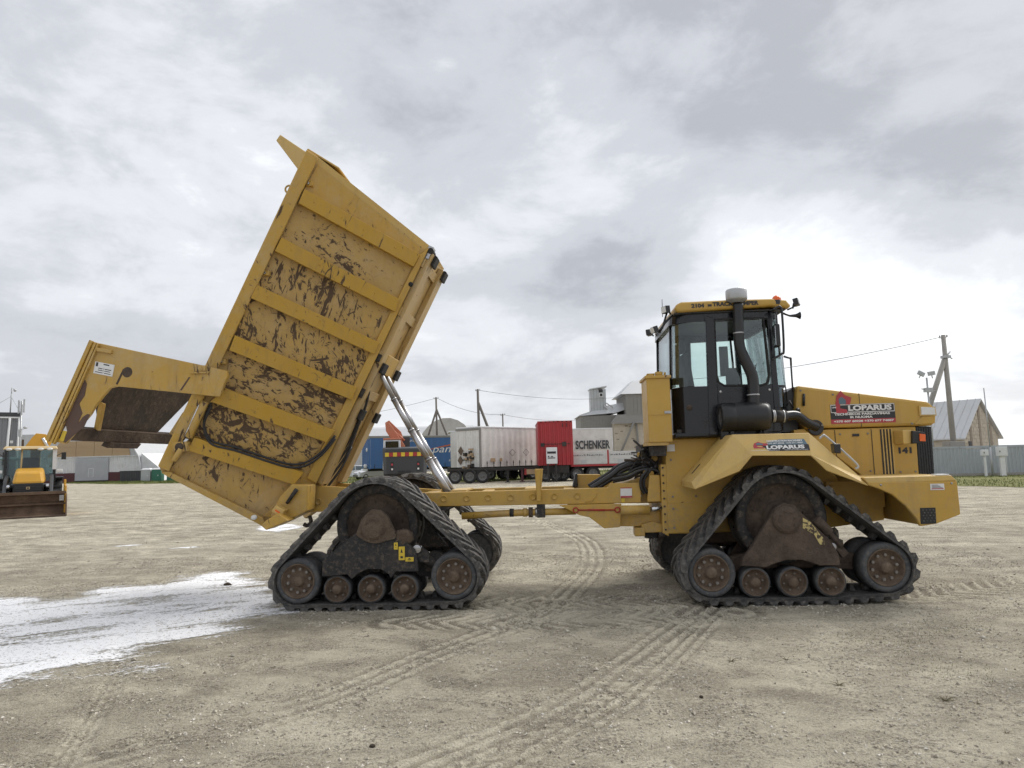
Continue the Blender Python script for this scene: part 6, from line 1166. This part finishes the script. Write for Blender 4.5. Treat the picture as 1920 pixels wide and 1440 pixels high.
put(MB().box((-9, .05, 0), (2.8, 12, 8.0)), 'dark_sheet', 'wall', gb); put(ridged(11.7, 7.7, .5, .06).shift((-8.95, .03, .1)), 'dark_sheet', 'front_sheet', gb); put(MB().box((-9.2, -.15, 7.98), (3.0, 12.2, 8.35)), 'charcoal', 'parapet', gb); put(MB().box((-9.2, -.22, 7.7), (3.05, -.06, 7.86)), 'white_sheet', 'gutter', gb); put(MB().tube([(1.9, -.15, 7.75), (1.6, -.15, 0)], .13, 8).tube([(2.75, -.15, 7.7), (2.7, -.15, 0)], .10, 8), 'white_sheet', 'downpipe', gb)
put(MB().box((2.0, -.05, 4.9), (2.3, -.02, 5.2)), 'white_sheet', 'wall_lamp', gb)
put(MB().tube([(1.9, .5, 8.3), (1.95, .5, 11.2)], .06, 8).tube([(1.92, .5, 10.2), (-.6, .5, 8.3)], .025, 6).tube([(1.92, .5, 10.2), (2.9, .5, 8.3)], .025, 6).ball((2.25, .4, 10.9), .16, 8, 6).tube([(1.95, .5, 11.1), (2.25, .4, 11.0)], .03, 6), 'galvanised', 'roof_mast', gb)
an = thing('antenna_pole', 'thin pole with panel antennas beside the dark grey building', 'pole', (-55.2, 79.5, 0), 0); zdrop(an)
put(MB().tube([(0, 0, 0), (0, 0, 9.6)], .1, 8), 'galvanised', 'pole', an)
for x, z0, z1 in ((-.25, 8.2, 9.7), (.35, 8.3, 9.8), (.1, 8.0, 9.2)): put(MB().box((x-.07, -.15, z0), (x+.07, -.05, z1)), 'galvanised', 'panel_antenna', an)
put(MB().ball((.6, -.1, 6.6), .22, 10, 6, 0, -1, (1, 1, .7)).tube([(0, 0, 6.4), (.6, -.1, 6.5)], .03, 6).box((-.15, -.15, 5.6), (.15, .1, 6.4)), 'grey_sheet', 'pole_fittings', an)
def vault(name, label, loc, rz, w, h, d, mat, end_mat, seg=14, base=2.0):
    t = thing(name, label, 'hangar', loc, rz); zdrop(t); o = [(-w/2, 0), (-w/2, base)]+[(-w/2*math.cos(a), base+(h-base)*math.sin(a)) for a in np.linspace(0, math.pi, seg)][1:-1]+[(w/2, base), (w/2, 0)]
    put(MB().ext(o, .1, d), mat, 'vault', t); put(MB().ext(o, 0, .098), end_mat, 'end_wall', t)
    for i in range(2, len(o)-2, 2): put(MB().box((o[i][0]-.04, -.03, 0), (o[i][0]+.04, .0, o[i][1]-.1)), end_mat, 'wall_seam', t)
    return t
vault('arched_hangar', 'rounded grey hangar roof rising behind the backhoe', (-103, 150, 0), R(0), 26, 9.6, 40, 'roof_metal', 'grey_sheet')
g2 = thing('grey_shed', 'grey flat-roofed shed seen past the rim of the tipped body', 'shed', (-64.5, 128, 0), R(2)); zdrop(g2); put(MB().box((-4, 0, 0), (12, 10, 5.0)), 'grey_sheet', 'wall', g2); put(MB().box((-4.2, -.2, 5.0), (12.2, 10.2, 5.35)), 'dark_sheet', 'roof', g2); put(ridged(15.8, 4.8, .6, .07).shift((-3.9, -.02, .05)), 'grey_sheet', 'front_sheet', g2)
bg_ = thing('long_hangar', 'long low grey hangar behind the blue trailer', 'hangar', (-20, 126, 0), R(4)); zdrop(bg_)
put(MB().extx([(0, 0), (0, 4.6), (1.8, 6.4), (5.5, 7.9), (10, 8.4), (14.5, 7.9), (20, 4.6), (20, 0)], -26, 13), 'roof_metal', 'vault', bg_)
put(ridged(38.8, 4.5, .8, .08).shift((-25.9, -.03, .05)), 'grey_sheet', 'front_sheet', bg_)
vault('arched_hangar', 'weathered pale arched shed end standing behind the three-legged pole', (-11.6, 124, 0), R(0), 11, 9.2, 12, 'roof_metal', 'pale_wall')

# ---- mill buildings
ml = thing('grain_mill', 'weathered grain mill of grey boards and metal with square roof tower', 'mill', (13.2, 110, 0), R(0)); zdrop(ml)
put(MB().box((-2.7, 0, 0), (3.6, 9, 8.1)), 'old_wood', 'wall', ml); 
for k in range(13): put(MB().box((-2.68+k*.48, -.05-.01*(k % 3), 2.5), (-2.68+k*.48+.45, .0, 8.0)), 'old_wood', 'wall_board', ml)
put(MB().prism([(-3.0, -.3, 8.05), (2.4, -.3, 8.4), (2.4, 9.2, 8.4), (-3.0, 9.2, 8.05)], [(-2.9, -.3, 8.2), (1.6, 1.0, 9.6), (1.6, 8, 9.6), (-2.9, 9.2, 8.2)]).prism([(2.3, -.4, 8.3), (4.4, -.2, 8.9), (4.4, 9, 8.9), (2.3, 9, 8.3)], [(1.5, 1.0, 9.65), (4.4, 1.0, 10.1), (4.4, 8, 10.1), (1.5, 8, 9.65)]), 'roof_metal', 'roof', ml)
tw = put(MB().box((-1.0, .4, 8.2), (1.4, 2.8, 12.2)), 'grey_sheet', 'tower', ml); put(MB().prism([(-1.15, .2, 12.15), (1.55, .2, 12.5), (1.55, 3, 12.5), (-1.15, 3, 12.15)], [(-1.15, .2, 12.3), (1.55, .2, 12.7), (1.55, 3, 12.7), (-1.15, 3, 12.3)]), 'roof_metal', 'tower_roof', tw); put(MB().box((.35, .3, 11.0), (.95, .4, 11.6), 0).box((.45, .28, 11.1), (.85, .3, 11.5), 1).box((.3, .32, 11.7), (.9, .4, 12.2), 1), ['white_sheet', 'decal_black'], 'tower_window', tw)
for k in range(5): put(MB().box((-1.0+k*.48, .36, 8.3), (-1.0+k*.48+.03, .4, 12.15)), 'dark_sheet', 'sheet_seam', tw)
put(MB().tube([(1.4, .3, 10.0), (2.4, .3, 9.3)], .1, 8).tube([(1.0, .2, 9.6), (1.5, .2, 9.0)], .1, 8), 'grey_sheet', 'grain_pipe', ml)
m2 = thing('brick_mill', 'tall brick and board mill building rising behind the tank', 'mill', (19.9, 108, 0), R(0)); zdrop(m2)
put(MB().box((-4.6, 0, 0), (6, 10, 6.9)), 'brick_old', 'brick_wall', m2); put(MB().box((-2.6, -.1, 6.9), (6, 9.9, 11.2)), 'old_wood', 'upper_wall', m2)
for k in range(15): put(MB().box((-2.6+k*.57, -.16, 6.95), (-2.6+k*.57+.53, -.1, 11.1)), 'old_wood', 'wall_board', m2)
put(MB().prism([(-3.4, -.5, 11.1), (6.5, -.5, 11.1), (6.5, 10.5, 11.1), (-3.4, 10.5, 11.1)], [(-1.0, 2.5, 13.4), (4.5, 2.5, 13.4), (4.5, 7, 13.4), (-1.0, 7, 13.4)]), 'roof_metal', 'roof', m2)
put(MB().prism([(-5.0, -.6, 6.6), (6.2, -.6, 6.6), (6.2, .0, 6.9), (-5.0, .0, 6.9)], [(-4.0, -.1, 8.0), (6.2, -.1, 8.0), (6.2, .2, 8.0), (-4.0, .2, 8.0)]), 'old_wood', 'canopy_roof', m2)
put(MB().box((1.2, -.08, 4.5), (2.0, 0, 6.0)), 'decal_black', 'window', m2); put(MB().tube([(-1.6, -.6, 6.8), (-4.1, -.6, 1.6)], .16, 8).tube([(-1.2, -.3, 6.6), (-1.0, -.3, 1.0)], .14, 8), 'old_wood', 'grain_pipe', m2)
rr = random.Random(5)
for k in range(40):                                             # the larger blocks that stand out of the brickwork
    x, z = rr.uniform(-4.5, 3.4), rr.uniform(2.2, 6.4); put(MB().box((x, -.03, z), (x+.42, 0, z+.2)), 'brick_old' if k % 3 else 'brick_brown', 'brick', m2)

# ---- poles and wires
def pole(name, label, loc, h, r=.14, braces=(), lean=0.0, mat='pole_wood'):
    t = thing(name, label, 'pole', loc); zdrop(t); put(MB().tube([(0, 0, 0), (lean*h, 0, h)], [r, r*.72], 10), mat, 'post', t)
    for (dx, dy, hz) in braces: put(MB().tube([(dx, dy, 0), (lean*hz+.03, 0, hz)], [r, r*.8], 10), mat, 'brace', t)
    put(MB().tube([(lean*h-.25, 0, h-.18), (lean*h+.25, 0, h-.12)], .03, 6).lathe((lean*h+.22, 0, h-.10), [(.03, 0), (.05, .05), (.03, .12)], 8, 'z').lathe((lean*h-.22, 0, h-.14), [(.03, 0), (.05, .05), (.03, .12)], 8, 'z'), 'galvanised', 'insulator_arm', t)
    return t
pole('utility_pole', 'three-legged wooden utility pole behind the lift cylinders', (-8.1, 76, 0), 8.5, .13, ((-2.5, .3, 7.15), (2.7, .3, 7.15)), -.012); pole('utility_pole', 'wooden utility pole with one diagonal brace above the white trailer', (-3.55, 75, 0), 9.15, .17, ((2.7, .4, 7.7),), -.012)
pole('utility_pole', 'short thin pole above the white curtain trailer', (-1.1, 77, 0), 6.6, .1)
pr_ = pole('utility_pole', 'tall leaning pole with long diagonal brace behind the right-hand fence', (25.9, 42, 0), 8.35, .17, ((-2.95, -.1, 7.1),), -.004, 'concrete')
put(MB().box((-.45, -.4, 0), (.45, .4, 2.0)), 'concrete', 'footing', pr_, bevel=.03); put(MB().tube([(.0, 0, 7.0), (.3, .0, 7.35)], .04, 6).tube([(.1, 0, 7.1), (.38, 0, 6.9)], .03, 6).box((-.2, -.2, 6.95), (.2, .2, 7.1)), 'galvanised', 'pole_clamp', pr_)
fl = thing('floodlight_mast', 'thin mast with two floodlights behind the machine nose', 'lamp post', (24.35, 41.4, 0)); zdrop(fl); put(MB().tube([(0, 0, 0), (-.05, 0, 5.75)], .05, 8), 'galvanised', 'mast', fl)
for dx, ry in ((-.35, .5), (.25, -.15)): o = put(MB().box((-.2, -.06, -.12), (.2, .06, .12)).box((-.03, -.02, -.3), (.03, .02, -.12)), 'grey_sheet', 'floodlight', fl, bevel=.015); o.location = (dx, 0, 6.0); o.rotation_euler = (0, ry, 0)
put(MB().box((-.25, -.1, 4.9), (.2, .1, 5.15)).tube([(-.4, 0, 5.1), (.4, 0, 4.95)], .03, 6), 'galvanised', 'bracket', fl)
fm2 = thing('floodlight_mast', 'small floodlight on a post over the blue trailer', 'lamp post', (-19.3, 84, 0)); zdrop(fm2); put(MB().tube([(0, 0, 0), (0, 0, 7.2)], .07, 8), 'galvanised', 'mast', fm2); put(MB().box((-.3, -.1, 7.1), (.3, .1, 7.5)), 'grey_sheet', 'floodlight', fm2, bevel=.02)
def wire(label, a, b, sag, r=.016):
    a, b = Vector(a), Vector(b); p = [tuple(a.lerp(b, t)-Vector((0, 0, sag*4*t*(1-t)))) for t in np.linspace(0, 1, 22)]
    return tag(MB().tube(p, r, 5).build('power_line', 'hose_black'), label, 'wire', 'overhead power lines')
wire('power line from the three-legged pole down to the left', (-8.4, 76, 8.35), (-30, 92, 7.2), .6); wire('power line between the three-legged pole and the single-brace pole', (-8.0, 76, 8.35), (-1.1, 77, 6.5), .5)
wire('power line from the single-brace pole to the mill', (-3.4, 75, 9.0), (19, 107, 10.9), .8, .02); wire('power line from the short thin pole to the mill', (-1.1, 77, 6.5), (12, 109, 7.6), .5, .018); wire('power line from the tall right pole running left behind the cab', (25.6, 42, 8.2), (11, 60, 7.9), .55, .018)
# ---- right: barn and fence
bn = thing('brick_barn', 'pale brick barn with steep grey metal roof behind the fence', 'barn', (34.75, 55, 0), R(-60)); zdrop(bn)
put(MB().extx([(0, 0), (0, 2.55), (2.5, 5.25), (5, 2.55), (5, 0)], -11, -.02), 'brick_old', 'wall', bn)
for s in (0, 1):
    ys = (-.3, 2.5) if s == 0 else (5.3, 2.5); zs = (2.25, 5.35); mb = MB(); mb.prism([(-11.3, ys[0], zs[0]), (.25, ys[0], zs[0]), (.25, ys[1], zs[1]), (-11.3, ys[1], zs[1])], [(-11.3, ys[0], zs[0]+.1), (.25, ys[0], zs[0]+.1), (.25, ys[1], zs[1]+.1), (-11.3, ys[1], zs[1]+.1)]); rf = put(mb, 'roof_metal', 'roof_slope', bn)
    if s == 0:
        for k in range(19): x = -11.0+k*.6; put(MB().prism([(x, ys[0], zs[0]+.1), (x+.05, ys[0], zs[0]+.1), (x+.05, ys[1], zs[1]+.1), (x, ys[1], zs[1]+.1)], [(x, ys[0], zs[0]+.14), (x+.05, ys[0], zs[0]+.14), (x+.05, ys[1], zs[1]+.14), (x, ys[1], zs[1]+.14)]), 'roof_metal', 'roof_seam', rf)
for y in (1.0, 2.35, 3.9): put(MB().box((-.02, y-.14, 0), (.05, y+.14, 2.55+2.7*(1-abs(y-2.5)/2.5)-.2)), 'brick_brown', 'brick_pilaster', bn)
gw = random.Random(9)
for row in range(16):                                            # courses of the gable wall
    z = .2+row*.30
    for k in range(9):
        y = .08+k*.55+(row % 2)*.27; top = 2.55+2.7*(1-abs(y+.25-2.5)/2.5)
        if z+.28 < top-.15 and y+.5 < 4.95: put(MB().box((-.02, y, z), (.012+gw.uniform(0, .012), y+.52, z+.27)), 'brick_old', 'brick', bn)
put(MB().box((-.02, .55, 1.6), (.06, .95, 2.1)), 'decal_black', 'vent', bn)
fc = thing('metal_fence', 'grey corrugated sheet-metal fence along the right side of the yard', 'fence', (19.5, 41.6, 0), R(-9)); zdrop(fc)
pan = ridged(1.18, 1.42, .2, .035).build('fence_panel', 'fence_grey', fc)
for k in range(24):
    o = pan if k == 0 else pan.copy()
    if k: COL.objects.link(o)
    o.location = (k*1.19, 0, .16); o.scale = (1, 1, 1+.02*math.sin(k*2.1))
for k in range(24):
    if k % 2 == 0: put(MB().box((k*1.19-.04, .02, 0), (k*1.19+.04, .1, 1.62)), 'fence_grey', 'fence_post', fc)
    put(MB().box((k*1.19+.01, -.05, 1.58), (k*1.19+1.18, .03, 1.70)), 'fence_grey', 'top_rail', fc)
put(MB().box((0, -.03, .0), (28.5, .05, .17)), 'concrete', 'fence_plinth', fc)
def ebox(label, x, y, z0, z1, w, post):
    t = thing('electric_cabinet', label, 'cabinet', (x, y, 0)); zdrop(t); put(MB().box((-w/2, -.12, z0), (w/2, .1, z1)), 'white_sheet', 'box', t, bevel=.01); put(MB().box((-w/2+.04, -.135, z0+.04), (w/2-.04, -.12, z1-.04)), 'white_sheet', 'door', t); put(MB().box((-w/2+.06, -.15, (z0+z1)/2-.04), (-w/2+.1, -.135, (z0+z1)/2+.04)), 'black_plastic', 'lock', t); put(MB().box((-post/2, -.05, 0), (post/2, .08, z0)), 'white_sheet', 'post', t); return t
ebox('larger white electric cabinet on a post before the fence', 26.75, 39.2, 1.1, 1.62, .52, .26); ebox('smaller white electric box beside the larger cabinet', 25.9, 39.35, 1.15, 1.48, .34, .08)
ms_ = thing('thin_mast', 'thin grey pipe mast rising from the fence by the electric boxes', 'mast', (26.35, 39.5, 0)); zdrop(ms_); put(MB().tube([(0, 0, 0), (0, 0, 1.6)], .05, 8), 'galvanised', 'lower_pipe', ms_); put(MB().tube([(0, 0, 1.6), (-.03, 0, 4.9)], .03, 8), 'galvanised', 'upper_pipe', ms_)
